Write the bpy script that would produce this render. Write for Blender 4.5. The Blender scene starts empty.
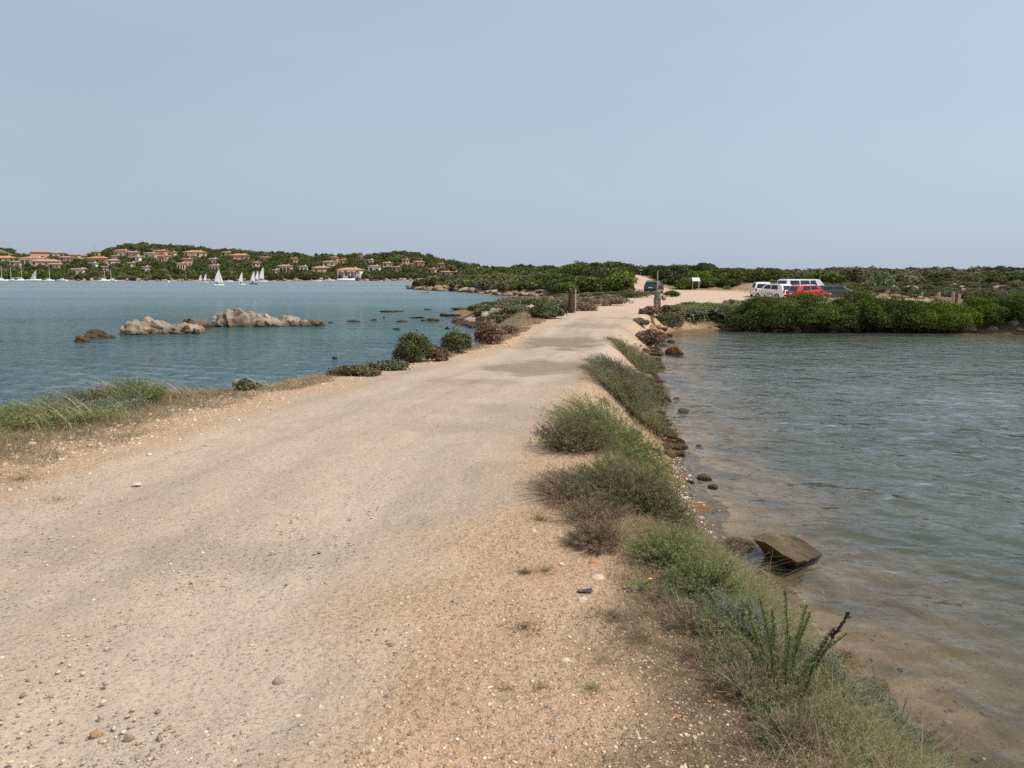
import bpy, bmesh, math, random
import numpy as np
from mathutils import Vector, Matrix, noise as mn

# ------------------------------------------------------------------ camera, sky, sun, exposure
scene = bpy.context.scene
C = scene.collection
CAM_H = 2.9; FPX = 769.0; HORIZON = 276.5
PITCH = math.atan((384 - HORIZON) / FPX)
cam_d = bpy.data.cameras.new('camera'); cam = bpy.data.objects.new('camera', cam_d); C.objects.link(cam)
cam.location = (0, 0, CAM_H); cam.rotation_euler = (math.pi / 2 - PITCH, 0, 0)
cam_d.sensor_width = 36; cam_d.lens = FPX / 1024 * 36; cam_d.clip_start = 0.05; cam_d.clip_end = 20000
scene.camera = cam

SUN_AZ, SUN_EL = math.radians(108), math.radians(55)
world = bpy.data.worlds.new('World'); scene.world = world; world.use_nodes = True
nt = world.node_tree; nt.nodes.clear()
wo = nt.nodes.new('ShaderNodeOutputWorld'); bg = nt.nodes.new('ShaderNodeBackground')
sky = nt.nodes.new('ShaderNodeTexSky'); sky.sky_type = 'NISHITA'; sky.sun_disc = False
sky.sun_elevation = SUN_EL; sky.sun_rotation = SUN_AZ
sky.altitude = 0; sky.air_density = 1.0; sky.dust_density = 3.0; sky.ozone_density = 1.5
mixn = nt.nodes.new('ShaderNodeMix'); mixn.data_type = 'RGBA'
SKY_S = 0.10
nt.links.new(sky.outputs[0], mixn.inputs[6])
mixn.inputs[7].default_value = (4.8, 5.75, 7.0, 1)      # thin high summer haze over the whole dome
mixn.inputs[0].default_value = 0.76
tcw = nt.nodes.new('ShaderNodeTexCoord'); dt = nt.nodes.new('ShaderNodeVectorMath'); dt.operation = 'DOT_PRODUCT'
nt.links.new(tcw.outputs['Generated'], dt.inputs[0]); dt.inputs[1].default_value = (math.sin(SUN_AZ) * .94, math.cos(SUN_AZ) * .94, .34)
mr = nt.nodes.new('ShaderNodeMapRange'); nt.links.new(dt.outputs['Value'], mr.inputs[0]); mr.inputs[1].default_value = -.6; mr.inputs[2].default_value = .75; mr.inputs[3].default_value = .96; mr.inputs[4].default_value = 1.18
hz = nt.nodes.new('ShaderNodeTexNoise'); hz.inputs['Scale'].default_value = 1.6; hz.inputs['Detail'].default_value = 3; hzm = nt.nodes.new('ShaderNodeMapping'); hzm.inputs['Scale'].default_value = (1, 1, 4)
nt.links.new(tcw.outputs['Generated'], hzm.inputs[0]); nt.links.new(hzm.outputs[0], hz.inputs['Vector']); hr = nt.nodes.new('ShaderNodeMapRange'); nt.links.new(hz.outputs[0], hr.inputs[0]); hr.inputs[1].default_value = .3; hr.inputs[2].default_value = .7; hr.inputs[3].default_value = .975; hr.inputs[4].default_value = 1.03
hm = nt.nodes.new('ShaderNodeMath'); hm.operation = 'MULTIPLY'; nt.links.new(mr.outputs[0], hm.inputs[0]); nt.links.new(hr.outputs[0], hm.inputs[1])
ml = nt.nodes.new('ShaderNodeVectorMath'); ml.operation = 'SCALE'; nt.links.new(mixn.outputs[2], ml.inputs[0]); nt.links.new(hm.outputs[0], ml.inputs['Scale'])
nt.links.new(ml.outputs[0], bg.inputs[0]); bg.inputs[1].default_value = SKY_S
nt.links.new(bg.outputs[0], wo.inputs[0])
sl = bpy.data.lights.new('sun', 'SUN'); sl.energy = 4.1; sl.angle = math.radians(0.6); sl.color = (1, .94, .83)
so = bpy.data.objects.new('sun', sl); C.objects.link(so)
sd = Vector((math.sin(SUN_AZ) * math.cos(SUN_EL), math.cos(SUN_AZ) * math.cos(SUN_EL), math.sin(SUN_EL)))
so.rotation_euler = sd.to_track_quat('Z', 'Y').to_euler()
scene.view_settings.view_transform = 'Standard'; scene.view_settings.look = 'None'
scene.view_settings.exposure = 0.06; scene.cycles.use_denoising = False; scene.view_settings.gamma = 1

RN = np.random.default_rng(7); random.seed(7)

# ------------------------------------------------------------------ noise
def _hash(ix, iy, s):
    h = (ix.astype(np.int64) * 374761393 + iy.astype(np.int64) * 668265263 + s * 1442695041) & 0x7fffffff
    h = ((h ^ (h >> 13)) * 1274126177) & 0x7fffffff
    return ((h ^ (h >> 16)) & 0xffff) / 65535.0
def vnoise(x, y, s=0):
    x0 = np.floor(x); y0 = np.floor(y); fx = x - x0; fy = y - y0
    fx = fx * fx * (3 - 2 * fx); fy = fy * fy * (3 - 2 * fy)
    a = _hash(x0, y0, s); b = _hash(x0 + 1, y0, s); c = _hash(x0, y0 + 1, s); d = _hash(x0 + 1, y0 + 1, s)
    return (a * (1 - fx) + b * fx) * (1 - fy) + (c * (1 - fx) + d * fx) * fy
def fbm(x, y, f, o=4, s=0):
    r = 0; a = .5; t = 0
    for k in range(o):
        r = r + a * vnoise(x * f + 17.3 * k, y * f - 9.1 * k, s + k); t += a; a *= .5; f *= 2.03
    return r / t
def ss(t):
    t = np.clip(t, 0, 1); return t * t * (3 - 2 * t)

# ------------------------------------------------------------------ the lie of the land (metres, water level z = 0)
SHORE = np.array([
    (2.9, -60), (2.6, 0), (2.42, 4.2), (2.3, 5.4), (2.2, 7.2), (2.17, 8.9), (2.3, 10.2), (2.6, 12), (2.86, 14.4), (3.39, 18),
    (4.32, 23.9), (5.2, 29), (6.11, 32.8), (7.4, 38.4), (8.6, 41), (10.5, 42.3), (13.3, 42.9), (16, 41.7), (18.2, 41.4), (23, 41.3),
    (26.5, 39.4), (31.7, 36), (45, 31), (80, 25), (250, 0), (3000, -300), (3000, 6000), (-3500, 6000), (-3500, 420),
    (-900, 470), (-600, 492), (-333, 505), (-268, 507), (-203, 503), (-160, 508), (-138, 502), (-90, 506), (-54, 492), (-40, 420),
    (-27, 300), (-23, 240), (-21, 200), (-23.9, 181.5), (-20, 170), (-14.5, 156.4), (-9, 146), (-5.7, 137.4), (-3, 124), (1.2, 116),
    (4.8, 112.5), (5.6, 105.5), (3.4, 93), (.9, 85.4), (-1.6, 76), (-3.8, 69.5), (-4.6, 65), (-4.0, 58), (-3.2, 52), (-2.3, 46.5),
    (-1.1, 43), (-.63, 40.5), (-1.4, 35.4), (-1.5, 31), (-1.6, 27), (-1.85, 24), (-2.35, 21), (-2.95, 19), (-3.75, 17.3), (-4.6, 15),
    (-5.3, 13.2), (-6.0, 12), (-7.1, 10.5), (-8.0, 9), (-8.6, 6), (-8.8, -2), (-9, -60)], float)
def poly_sd(x, y, P):
    best = np.full(x.shape, 1e18); ins = np.zeros(x.shape, bool)
    n = len(P)
    for i in range(n):
        ax, ay = P[i]; bx, by = P[(i + 1) % n]
        ex, ey = bx - ax, by - ay
        t = np.clip(((x - ax) * ex + (y - ay) * ey) / (ex * ex + ey * ey), 0, 1)
        dd = (x - ax - t * ex) ** 2 + (y - ay - t * ey) ** 2
        best = np.minimum(best, dd)
        c = (ay > y) != (by > y)
        if ey != 0: ins ^= c & (x < ex * (y - ay) / ey + ax)
    return np.where(ins, 1, -1) * np.sqrt(best)
def px2u(p): return (p - 512) / FPX
_CLIFT = lambda y: np.interp(y, [-60, 0, 10, 20, 30, 45, 60], [-2.5, -2.3, -1.4, .8, 2.6, 6, 8])
RZY = [-60, 5, 9, 14, 18, 22, 27, 33, 42, 60, 80, 95]
RZZ = [1.32, 1.30, 1.23, 1.10, 1.02, 1.03, .93, .95, .90, .72, .62, .85]
RIDGE_PX = [-300, 0, 30, 60, 100, 128, 150, 180, 215, 260, 300, 340, 370, 400, 412, 440, 480, 560, 1200]
RIDGE_Z = [16, 17, 16.5, 17, 18, 24, 26, 25, 21.5, 19.5, 16, 15.5, 16, 19.5, 20, 13.5, 5, 3, 4]
HX = [-60, -30, -12, 0, 8, 15, 18, 20.3, 23, 31, 38, 60, 110, 400]
HZ = [1.1, 1.2, 1.2, 1.4, 2.5, 3.4, 3.5, 3.1, 3.2, 3.3, 2.1, 2.3, 2.7, 2.7]
def terrain(x, y, detail=True):
    x = np.asarray(x, float); y = np.asarray(y, float)
    d = poly_sd(x, y, SHORE)
    near = ss((70 - y) / 30)
    if detail:
        d = d + (fbm(x, y, .9, 3, 5) - .5) * (.2 + 1.05 * (1 - near)) * np.clip(1 + y / 300, 1, 3)
    zr = np.interp(y, RZY, RZZ)
    left = x < _CLIFT(y)
    w = 1.55 + 2.2 * (1 - near)
    z = zr * ss((d + .05) / w) ** .85
    inl = ss(d / 14)
    st = np.interp(x, [28, 36], [88, 58])
    hill = (np.interp(x, HX, HZ) - 1) * ss((y - st) / np.interp(x, [28, 36], [34, 62])) * inl
    hill = hill + (fbm(x, y, .05, 3, 9) - .5) * 1.0 * ss((y - 95) / 30) * inl
    z = z + hill
    u = x / np.maximum(y, 1)
    R = np.interp(u, [px2u(p) for p in RIDGE_PX], RIDGE_Z)
    v = R * ss((y - 500) / 200) * ss((1600 - y) / 600) + (fbm(x, y, .012, 3, 3) - .5) * 5 * ss((y - 520) / 120)
    z = z + np.where(y > 480, np.maximum(v, 0), 0) * ss(d / 20)
    z = z + 46 * np.exp(-((x + 960) / 110) ** 2 - ((y - 1420) / 200) ** 2) + 40 * np.exp(-((x + 1250) / 200) ** 2 - ((y - 1500) / 250) ** 2)
    zu = np.where(left | (y < -10), -.32 * np.abs(d), -.115 * np.abs(d) ** 1.05)
    zu = np.maximum(zu, np.where(left, -4.0, -1.7))
    z = np.where(d > 0, z, zu)
    if detail:
        k = np.clip(1 - np.abs(y) / 120, 0, 1)
        z = z + k * ((fbm(x, y, 2.2, 4, 21) - .5) * .05 + (fbm(x, y, .5, 2, 23) - .5) * .06)
    return z, d
ROAD = np.array([(-5.2, -60), (-4.6, 0), (-4.1, 6.1), (-3.75, 8), (-3.3, 12), (-2.9, 14), (-2.15, 16), (-1.2, 18.5), (-.45, 21), (.15, 24.5), (.8, 30), (2.2, 38), (3.5, 44),
                 (5.5, 54), (8.5, 66), (12, 78), (13.5, 84), (14.2, 92), (16.0, 104), (18.0, 116), (19.4, 128), (21.4, 128), (20.6, 118), (19.0, 106),
                 (19.5, 97), (27, 95), (31, 91), (35, 86), (35.5, 78), (34, 72), (30, 69), (24, 66), (18, 58), (11.5, 51), (8.6, 46), (7.2, 40),
                 (5.4, 31), (2.9, 18.7), (1.75, 14), (1.15, 10.5), (.6, 8.4), (.35, 7.0), (.25, 5.4), (-.1, 3.6), (-.3, 2.2), (-.4, -60)], float)
def road_d(x, y): return poly_sd(np.asarray(x, float), np.asarray(y, float), ROAD)

def ray(px, py):
    u = (px - 512) / FPX; v = -(py - 384) / FPX
    return np.array([u, math.cos(PITCH) + v * math.sin(PITCH), -math.sin(PITCH) + v * math.cos(PITCH)])
def on_ground(px, py, dmax=2500, water=True):
    r = ray(px, py); t = np.geomspace(1.5, dmax, 1500)
    X = r[0] * t; Y = r[1] * t; Z = CAM_H + r[2] * t
    g = terrain(X, Y)[0]
    if water: g = np.maximum(g, 0)
    k = np.nonzero(Z < g)[0]
    i = k[0] if len(k) else len(t) - 1
    return float(X[i]), float(Y[i]), float(g[i])
def gz(x, y): return float(terrain(np.array([x]), np.array([y]))[0][0])
def at(px, py, Y):
    r = ray(px, py); return float(r[0] / r[1] * Y)
def zat(py, Y):
    r = ray(512, py); return float(CAM_H + r[2] / r[1] * Y)

# ------------------------------------------------------------------ material helpers
class NT:
    def __init__(s, name):
        s.m = bpy.data.materials.new(name); s.m.use_nodes = True
        s.t = s.m.node_tree; s.t.nodes.clear(); s.out = s.n('ShaderNodeOutputMaterial')
        s.tc = None
    def n(s, k, **kw):
        a = s.t.nodes.new(k)
        for q, v in kw.items(): setattr(a, q, v)
        return a
    def l(s, a, b): s.t.links.new(a, b)
    def pos(s, scale=(1, 1, 1), rot=0, obj=False):
        if obj:
            src = s.n('ShaderNodeTexCoord').outputs['Object']
        else:
            src = s.n('ShaderNodeNewGeometry').outputs['Position']
        mp = s.n('ShaderNodeMapping'); mp.inputs['Scale'].default_value = scale; mp.inputs['Rotation'].default_value = (0, 0, rot)
        s.l(src, mp.inputs[0]); return mp.outputs[0]
    def noise(s, vec, scale, detail=4, rough=.55, dist=0):
        a = s.n('ShaderNodeTexNoise'); a.inputs['Scale'].default_value = scale; a.inputs['Detail'].default_value = detail
        a.inputs['Roughness'].default_value = rough; a.inputs['Distortion'].default_value = dist
        if vec is not None: s.l(vec, a.inputs['Vector'])
        return a.outputs[0]
    def voro(s, vec, scale, feat='F1', out='Distance'):
        a = s.n('ShaderNodeTexVoronoi'); a.feature = feat; a.inputs['Scale'].default_value = scale
        s.l(vec, a.inputs['Vector']); return a.outputs[out]
    def attr(s, name, out='Fac'):
        a = s.n('ShaderNodeAttribute'); a.attribute_name = name; return a.outputs[out]
    def ramp(s, f, pts, interp='LINEAR'):
        a = s.n('ShaderNodeValToRGB'); e = a.color_ramp; e.interpolation = interp
        while len(e.elements) < len(pts): e.elements.new(.5)
        for q, (p, c) in zip(e.elements, pts):
            q.position = p; q.color = (c[0], c[1], c[2], 1) if hasattr(c, '__len__') else (c, c, c, 1)
        s.l(f, a.inputs[0]); return a.outputs[0]
    def mix(s, f, a, b, mode='MIX'):
        m = s.n('ShaderNodeMix'); m.data_type = 'RGBA'; m.blend_type = mode
        for sock, v in ((m.inputs[0], f), (m.inputs[6], a), (m.inputs[7], b)):
            if hasattr(v, 'is_linked'): s.l(v, sock)
            elif hasattr(v, '__len__'): sock.default_value = (v[0], v[1], v[2], 1)
            else: sock.default_value = v
        return m.outputs[2]
    def math(s, op, a, b=0, clamp=False):
        m = s.n('ShaderNodeMath'); m.operation = op; m.use_clamp = clamp
        for sock, v in ((m.inputs[0], a), (m.inputs[1], b)):
            if hasattr(v, 'is_linked'): s.l(v, sock)
            else: sock.default_value = v
        return m.outputs[0]
    def bump(s, h, strength=.5, dist=.02, prev=None):
        b = s.n('ShaderNodeBump'); b.inputs['Strength'].default_value = strength; b.inputs['Distance'].default_value = dist
        s.l(h, b.inputs['Height'])
        if prev: s.l(prev, b.inputs['Normal'])
        return b.outputs[0]
    def pbr(s, col, rough=.9, spec=.2, nrm=None, metal=0, coat=0):
        p = s.n('ShaderNodeBsdfPrincipled')
        for k, v in (('Base Color', col), ('Roughness', rough), ('Specular IOR Level', spec), ('Metallic', metal), ('Coat Weight', coat)):
            if hasattr(v, 'is_linked'): s.l(v, p.inputs[k])
            elif hasattr(v, '__len__'): p.inputs[k].default_value = (v[0], v[1], v[2], 1)
            else: p.inputs[k].default_value = v
        if nrm: s.l(nrm, p.inputs['Normal'])
        s.l(p.outputs[0], s.out.inputs[0]); return s.m

def mat_plain(name, col, rough=.7, spec=.3, var=.15, scale=3, metal=0, coat=0):
    t = NT(name); v = t.pos(obj=True)
    f = t.noise(v, scale, 5)
    c = t.mix(t.ramp(f, [(.3, 0), (.7, 1)]), [q * (1 - var) for q in col], [min(1, q * (1 + var)) for q in col])
    return t.pbr(c, rough, spec, None, metal, coat)
def mat_leaf(name, stops, trans=.3, rough=.6, objvar=.25):
    t = NT(name)
    a = t.attr('tint'); oi = t.n('ShaderNodeObjectInfo')
    f = t.math('ADD', a, t.math('MULTIPLY', t.math('SUBTRACT', oi.outputs['Random'], .5), objvar))
    c = t.ramp(f, stops)
    p = t.n('ShaderNodeBsdfPrincipled'); t.l(c, p.inputs['Base Color']); p.inputs['Roughness'].default_value = .8
    p.inputs['Specular IOR Level'].default_value = .12
    tr = t.n('ShaderNodeBsdfTranslucent'); t.l(c, tr.inputs[0])
    m = t.n('ShaderNodeMixShader'); m.inputs[0].default_value = trans
    t.l(p.outputs[0], m.inputs[1]); t.l(tr.outputs[0], m.inputs[2]); t.l(m.outputs[0], t.out.inputs[0])
    return t.m
def mat_rock(name, a, b, c, scale=2.0, bump=.03, tide=.16, spots=.55):
    t = NT(name); v = t.pos(obj=True); oi = t.n('ShaderNodeObjectInfo')
    va = t.n('ShaderNodeVectorMath', operation='ADD'); t.l(v, va.inputs[0]); t.l(oi.outputs['Location'], va.inputs[1]); v = va.outputs[0]
    n1 = t.noise(v, scale, 6, .6); n2 = t.noise(v, scale * 9, 4, .7); n3 = t.noise(v, scale * .5, 2)
    col = t.mix(t.ramp(n1, [(.35, 0), (.65, 1)]), a, b)
    col = t.mix(t.ramp(n3, [(.45, 0), (.62, 1)]), col, c)
    col = t.mix(t.ramp(n2, [(.42, spots), (.6, 0)]), col, [q * .35 for q in a])
    crk = t.voro(v, scale * .8, 'DISTANCE_TO_EDGE'); col = t.mix(t.ramp(crk, [(0, .7), (.03, 0)]), col, [q * .25 for q in a])
    z = t.n('ShaderNodeSeparateXYZ'); t.l(t.n('ShaderNodeNewGeometry').outputs['Position'], z.inputs[0])
    zz = t.math('ADD', z.outputs[2], t.math('MULTIPLY', t.math('SUBTRACT', n1, .5), .25))
    col = t.mix(t.ramp(zz, [(.0, .9), (tide, 0)]), col, (.045, .032, .02))     # weed and wet band at the tide line
    h = t.math('ADD', t.math('MULTIPLY', n1, 1), t.math('MULTIPLY', n2, .5))
    return t.pbr(col, .9, .1, t.bump(h, .9, bump))

# ---- terrain material
def mat_ground():
    t = NT('ground_soil')
    p = t.pos(); road = t.attr('road'); shore = t.attr('shore'); patch = t.attr('patch'); soil = t.attr('soil'); far = t.attr('far')
    big = t.noise(p, .35, 4); mid = t.noise(p, 2.3, 5, .6); fine = t.noise(p, 48, 4, .75); vfine = t.noise(p, 120, 2, .7)
    # packed dirt of the track
    c_road = t.mix(t.ramp(big, [(.35, 0), (.65, 1)]), (.365, .275, .205), (.445, .34, .26))
    cmb = t.n('ShaderNodeCombineXYZ'); t.l(t.math('MULTIPLY', t.attr('lat'), 7.5), cmb.inputs[0]); sy = t.n('ShaderNodeSeparateXYZ'); t.l(p, sy.inputs[0]); t.l(t.math('MULTIPLY', sy.outputs[1], .11), cmb.inputs[1])
    streak = t.noise(cmb.outputs[0], 1.0, 5, .62, .25)
    lat = t.attr('lat')
    rut = t.ramp(lat, [(.0, 0), (.16, .2), (.24, .75), (.33, .15), (.43, .0), (.52, .0), (.62, .7), (.70, .8), (.80, .15), (1, 0)])
    c_road = t.mix(t.ramp(streak, [(.36, .6), (.52, 0)]), c_road, (.30, .22, .16))
    c_road = t.mix(t.ramp(streak, [(.54, 0), (.70, .6)]), c_road, (.51, .40, .31))
    c_road = t.mix(t.math('MULTIPLY', rut, t.ramp(mid, [(.3, .25), (.6, .8)])), c_road, (.50, .385, .295))
    c_road = t.mix(t.ramp(mid, [(.5, 0), (.75, .5)]), c_road, (.47, .35, .255))
    c_road = t.mix(t.ramp(fine, [(.37, .75), (.48, 0)]), c_road, (.20, .15, .11))
    c_road = t.mix(t.ramp(vfine, [(.55, 0), (.68, .75)]), c_road, (.54, .44, .35))
    # loose orange sand of the verge
    c_sand = t.mix(t.ramp(mid, [(.3, 0), (.7, 1)]), (.47, .305, .185), (.56, .385, .25))
    c_sand = t.mix(t.ramp(fine, [(.38, .75), (.52, 0)]), c_sand, (.24, .14, .08))
    c_sand = t.mix(t.ramp(vfine, [(.52, 0), (.7, .6)]), c_sand, (.68, .55, .40))
    col = t.mix(road, c_sand, c_road)
    col = t.mix(t.math('MULTIPLY', t.ramp(far, [(0, 0), (1, .8)]), road), col, (.52, .365, .275))
    # stones bedded in the dirt
    def bedded(scale, thr, lo, hi, base, k):
        v = t.n('ShaderNodeTexVoronoi'); v.inputs['Scale'].default_value = scale; t.l(p, v.inputs['Vector'])
        sp = t.n('ShaderNodeSeparateColor'); t.l(v.outputs['Color'], sp.inputs[0])
        m = t.math('MULTIPLY', t.ramp(v.outputs['Distance'], [(.26, 1), (.36, 0)]), t.math('GREATER_THAN', sp.outputs[0], thr))
        dens = t.ramp(t.noise(p, 1.7, 3), [(.38, .15), (.58, 1)])
        m = t.math('MULTIPLY', m, t.math('MULTIPLY', dens, k))
        return t.mix(m, base, t.mix(sp.outputs[1], lo, hi)), m
    col, m1 = bedded(38, .80, (.15, .115, .085), (.56, .47, .37), col, .85)
    col, m2 = bedded(95, .62, (.17, .125, .09), (.62, .52, .41), col, .8)
    col, m3 = bedded(210, .5, (.20, .145, .10), (.64, .53, .42), col, .7)
    # worn remnants of dark aggregate
    c_pat = t.mix(t.ramp(fine, [(.35, 0), (.65, 1)]), (.14, .105, .072), (.34, .26, .19))
    col = t.mix(patch, col, c_pat)
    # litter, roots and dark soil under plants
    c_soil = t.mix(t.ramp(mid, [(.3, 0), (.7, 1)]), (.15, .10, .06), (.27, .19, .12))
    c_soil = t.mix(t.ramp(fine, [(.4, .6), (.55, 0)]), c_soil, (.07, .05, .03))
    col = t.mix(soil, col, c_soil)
    z = t.n('ShaderNodeSeparateXYZ'); t.l(t.n('ShaderNodeNewGeometry').outputs['Position'], z.inputs[0])
    zz = t.math('ADD', z.outputs[2], t.math('MULTIPLY', t.math('SUBTRACT', mid, .5), .12))
    c_wet = t.mix(t.ramp(fine, [(.4, 0), (.6, 1)]), (.13, .075, .04), (.26, .155, .085))
    col = t.mix(t.ramp(zz, [(.02, 1), (.12, .45), (.3, 0)]), col, c_wet)
    # sea bed
    c_bed = t.mix(t.ramp(mid, [(.4, 0), (.6, 1)]), (.30, .185, .11), (.42, .275, .17))
    c_bed = t.mix(t.ramp(t.noise(p, 1.1, 3, .6, .6), [(.5, 0), (.62, .8)]), c_bed, (.15, .10, .055))
    c_bed = t.mix(t.ramp(t.noise(p, .25, 4), [(.5, 0), (.6, .7)]), c_bed, (.055, .062, .035))
    bed = t.math('LESS_THAN', z.outputs[2], -.03)
    col = t.mix(bed, col, c_bed)
    peb = t.voro(p, 16); h = t.math('ADD', t.math('MULTIPLY', fine, .6), t.math('MULTIPLY', t.ramp(peb, [(0, 1), (.5, 0)]), .35))
    h = t.math('MULTIPLY', h, t.math('SUBTRACT', 1.0, t.math('MULTIPLY', road, .72)))
    h = t.math('ADD', h, t.math('MULTIPLY', t.noise(p, 9, 4, .6), .35)); h = t.math('ADD', h, t.math('ADD', t.math('MULTIPLY', m1, .3), t.math('MULTIPLY', m2, .12))); h = t.math('ADD', h, t.math('MULTIPLY', mid, 1.2))
    return t.pbr(col, .95, .08, t.bump(h, 1.0, .035))

def mat_water():
    t = NT('sea_water')
    dep = t.attr('depth'); lf = t.attr('open')
    # the wavelets: two crossing trains and fine ripples
    h = None
    for lam, c, sx, rot in ((.07, .14, .9, -.3), (.16, .24, .8, -.5), (.36, .26, .8, -.4), (.8, .17, .75, .05), (1.8, .09, .6, -.2), (5.0, .05, .5, .1)):
        n_ = t.math('MULTIPLY', t.noise(t.pos((sx / lam, 1 / lam, 1), rot), 1.0, 1.5, .5, .35), c * lam)
        h = n_ if h is None else t.math('ADD', h, n_)
    nrm = t.bump(h, 1.0, 1.0); t.l(t.math('ADD', t.math('MULTIPLY', dep, .62), .38), nrm.node.inputs['Strength'])
    fr = t.n('ShaderNodeFresnel'); fr.inputs[0].default_value = 1.33; t.l(nrm, fr.inputs['Normal'])
    frs = t.math('MULTIPLY', fr.outputs[0], .78)
    gl = t.n('ShaderNodeBsdfGlossy'); gl.inputs['Roughness'].default_value = .06; gl.inputs[0].default_value = (1, 1, 1, 1); t.l(nrm, gl.inputs['Normal']); t.l(t.attr('chop'), gl.inputs['Roughness'])
    tp = t.n('ShaderNodeBsdfTransparent'); tp.inputs[0].default_value = (.86, .9, .86, 1)
    band = t.noise(t.pos((.004, .022, 1), .04), 1, 4, .6)
    c1 = t.mix(t.ramp(band, [(.38, 0), (.6, 1)]), (.020, .052, .058), (.046, .122, .116))
    grass = t.noise(t.pos((.05, .16, 1), .1), 1, 4, .6)
    c2 = t.mix(t.ramp(grass, [(.42, 0), (.6, 1)]), (.06, .078, .058), (.092, .112, .09))
    body = t.mix(lf, c2, c1)
    df = t.n('ShaderNodeBsdfDiffuse'); t.l(body, df.inputs[0])
    m1 = t.n('ShaderNodeMixShader'); t.l(dep, m1.inputs[0]); t.l(tp.outputs[0], m1.inputs[1]); t.l(df.outputs[0], m1.inputs[2])
    m2 = t.n('ShaderNodeMixShader'); t.l(frs, m2.inputs[0]); t.l(m1.outputs[0], m2.inputs[1]); t.l(gl.outputs[0], m2.inputs[2])
    t.l(m2.outputs[0], t.out.inputs[0]); return t.m

# ------------------------------------------------------------------ mesh helpers
def mesh_np(name, V, F, mats, attrs=None, smooth=False, midx=None):
    """V (n,3); F list of (m,k) index arrays"""
    me = bpy.data.meshes.new(name)
    V = np.asarray(V, np.float32)
    F = [np.asarray(f, np.int32) for f in (F if isinstance(F, list) else [F]) if len(f)]
    nl = sum(f.size for f in F); npoly = sum(len(f) for f in F)
    me.vertices.add(len(V)); me.vertices.foreach_set('co', V.ravel())
    me.loops.add(nl); me.loops.foreach_set('vertex_index', np.concatenate([f.ravel() for f in F]))
    me.polygons.add(npoly)
    tot = np.concatenate([np.full(len(f), f.shape[1], np.int32) for f in F])
    st = np.concatenate([[0], np.cumsum(tot)[:-1]]).astype(np.int32)
    me.polygons.foreach_set('loop_start', st)
    me.polygons.foreach_set('loop_total', tot)
    if smooth: me.polygons.foreach_set('use_smooth', np.ones(npoly, bool))
    for m in (mats if isinstance(mats, (list, tuple)) else [mats]): me.materials.append(m)
    if midx is not None: me.polygons.foreach_set('material_index', np.asarray(midx, np.int32))
    for k, v in (attrs or {}).items():
        a = me.attributes.new(k, 'FLOAT', 'POINT'); a.data.foreach_set('value', np.asarray(v, np.float32))
    me.update(calc_edges=True); me.validate()
    return me
def link(name, me, parent=None, loc=None, rz=None, scale=None):
    o = bpy.data.objects.new(name, me); C.objects.link(o)
    if parent: o.parent = parent
    if loc is not None: o.location = loc
    if rz is not None: o.rotation_euler = (0, 0, rz)
    if scale is not None: o.scale = scale
    return o
def tag(o, label=None, cat=None, group=None, kind=None):
    if label: o['label'] = label
    if cat: o['category'] = cat
    if group: o['group'] = group
    if kind: o['kind'] = kind
    return o
def empty(name, loc, rz=0):
    o = bpy.data.objects.new(name, None); C.objects.link(o); o.location = loc; o.rotation_euler = (0, 0, rz)
    o.empty_display_size = .2; return o
class MB:
    """collects verts and polygons"""
    def __init__(s): s.v = []; s.f = []
    def add(s, V, F):
        b = len(s.v); s.v += [tuple(q) for q in V]; s.f += [tuple(i + b for i in f) for f in F]; return s
    def box(s, c, d, rz=0, taper=1.0):
        cx, cy, cz = c; dx, dy, dz = [q / 2 for q in d]; V = []
        for sz in (-1, 1):
            k = taper if sz > 0 else 1
            for sx, sy in ((-1, -1), (1, -1), (1, 1), (-1, 1)):
                x, y = sx * dx * k, sy * dy * k
                V.append((cx + x * math.cos(rz) - y * math.sin(rz), cy + x * math.sin(rz) + y * math.cos(rz), cz + sz * dz))
        return s.add(V, [(3, 2, 1, 0), (4, 5, 6, 7), (0, 1, 5, 4), (1, 2, 6, 5), (2, 3, 7, 6), (3, 0, 4, 7)])
    def tube(s, p0, p1, r0, r1=None, n=8):
        p0 = Vector(p0); p1 = Vector(p1); r1 = r0 if r1 is None else r1
        ax = (p1 - p0).normalized(); a = ax.orthogonal().normalized(); b = ax.cross(a); V = []
        for p, r in ((p0, r0), (p1, r1)):
            for k in range(n):
                t = 2 * math.pi * k / n; V.append(p + a * math.cos(t) * r + b * math.sin(t) * r)
        F = [(k, (k + 1) % n, n + (k + 1) % n, n + k) for k in range(n)] + [tuple(range(n - 1, -1, -1)), tuple(range(n, 2 * n))]
        return s.add(V, F)
    def prism(s, pts, y0, y1, f=None):
        n = len(pts); V = [(x, y0, z) for x, z in pts] + [(x, y1, z) for x, z in pts]
        return s.add(V, [(k, (k + 1) % n, n + (k + 1) % n, n + k) for k in range(n)] + [tuple(range(n - 1, -1, -1)), tuple(range(n, 2 * n))])
    def mesh(s, name, mat, smooth=False):
        me = bpy.data.meshes.new(name); me.from_pydata(s.v, [], s.f); me.materials.append(mat)
        bm = bmesh.new(); bm.from_mesh(me); bmesh.ops.recalc_face_normals(bm, faces=bm.faces); bm.to_mesh(me); bm.free()
        if smooth: me.polygons.foreach_set('use_smooth', [True] * len(me.polygons))
        me.update(); return me
    def build(s, name, mat, parent=None, loc=None, rz=None, smooth=False, bevel=0):
        o = link(name, s.mesh(name, mat, smooth), parent, loc, rz)
        if bevel:
            m = o.modifiers.new('b', 'BEVEL'); m.width = bevel; m.segments = 2; m.limit_method = 'ANGLE'
        return o
def copy_tree(o, parent=None):
    c = o.copy(); C.objects.link(c); c.parent = parent
    for ch in o.children: copy_tree(ch, c)
    return c

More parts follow.
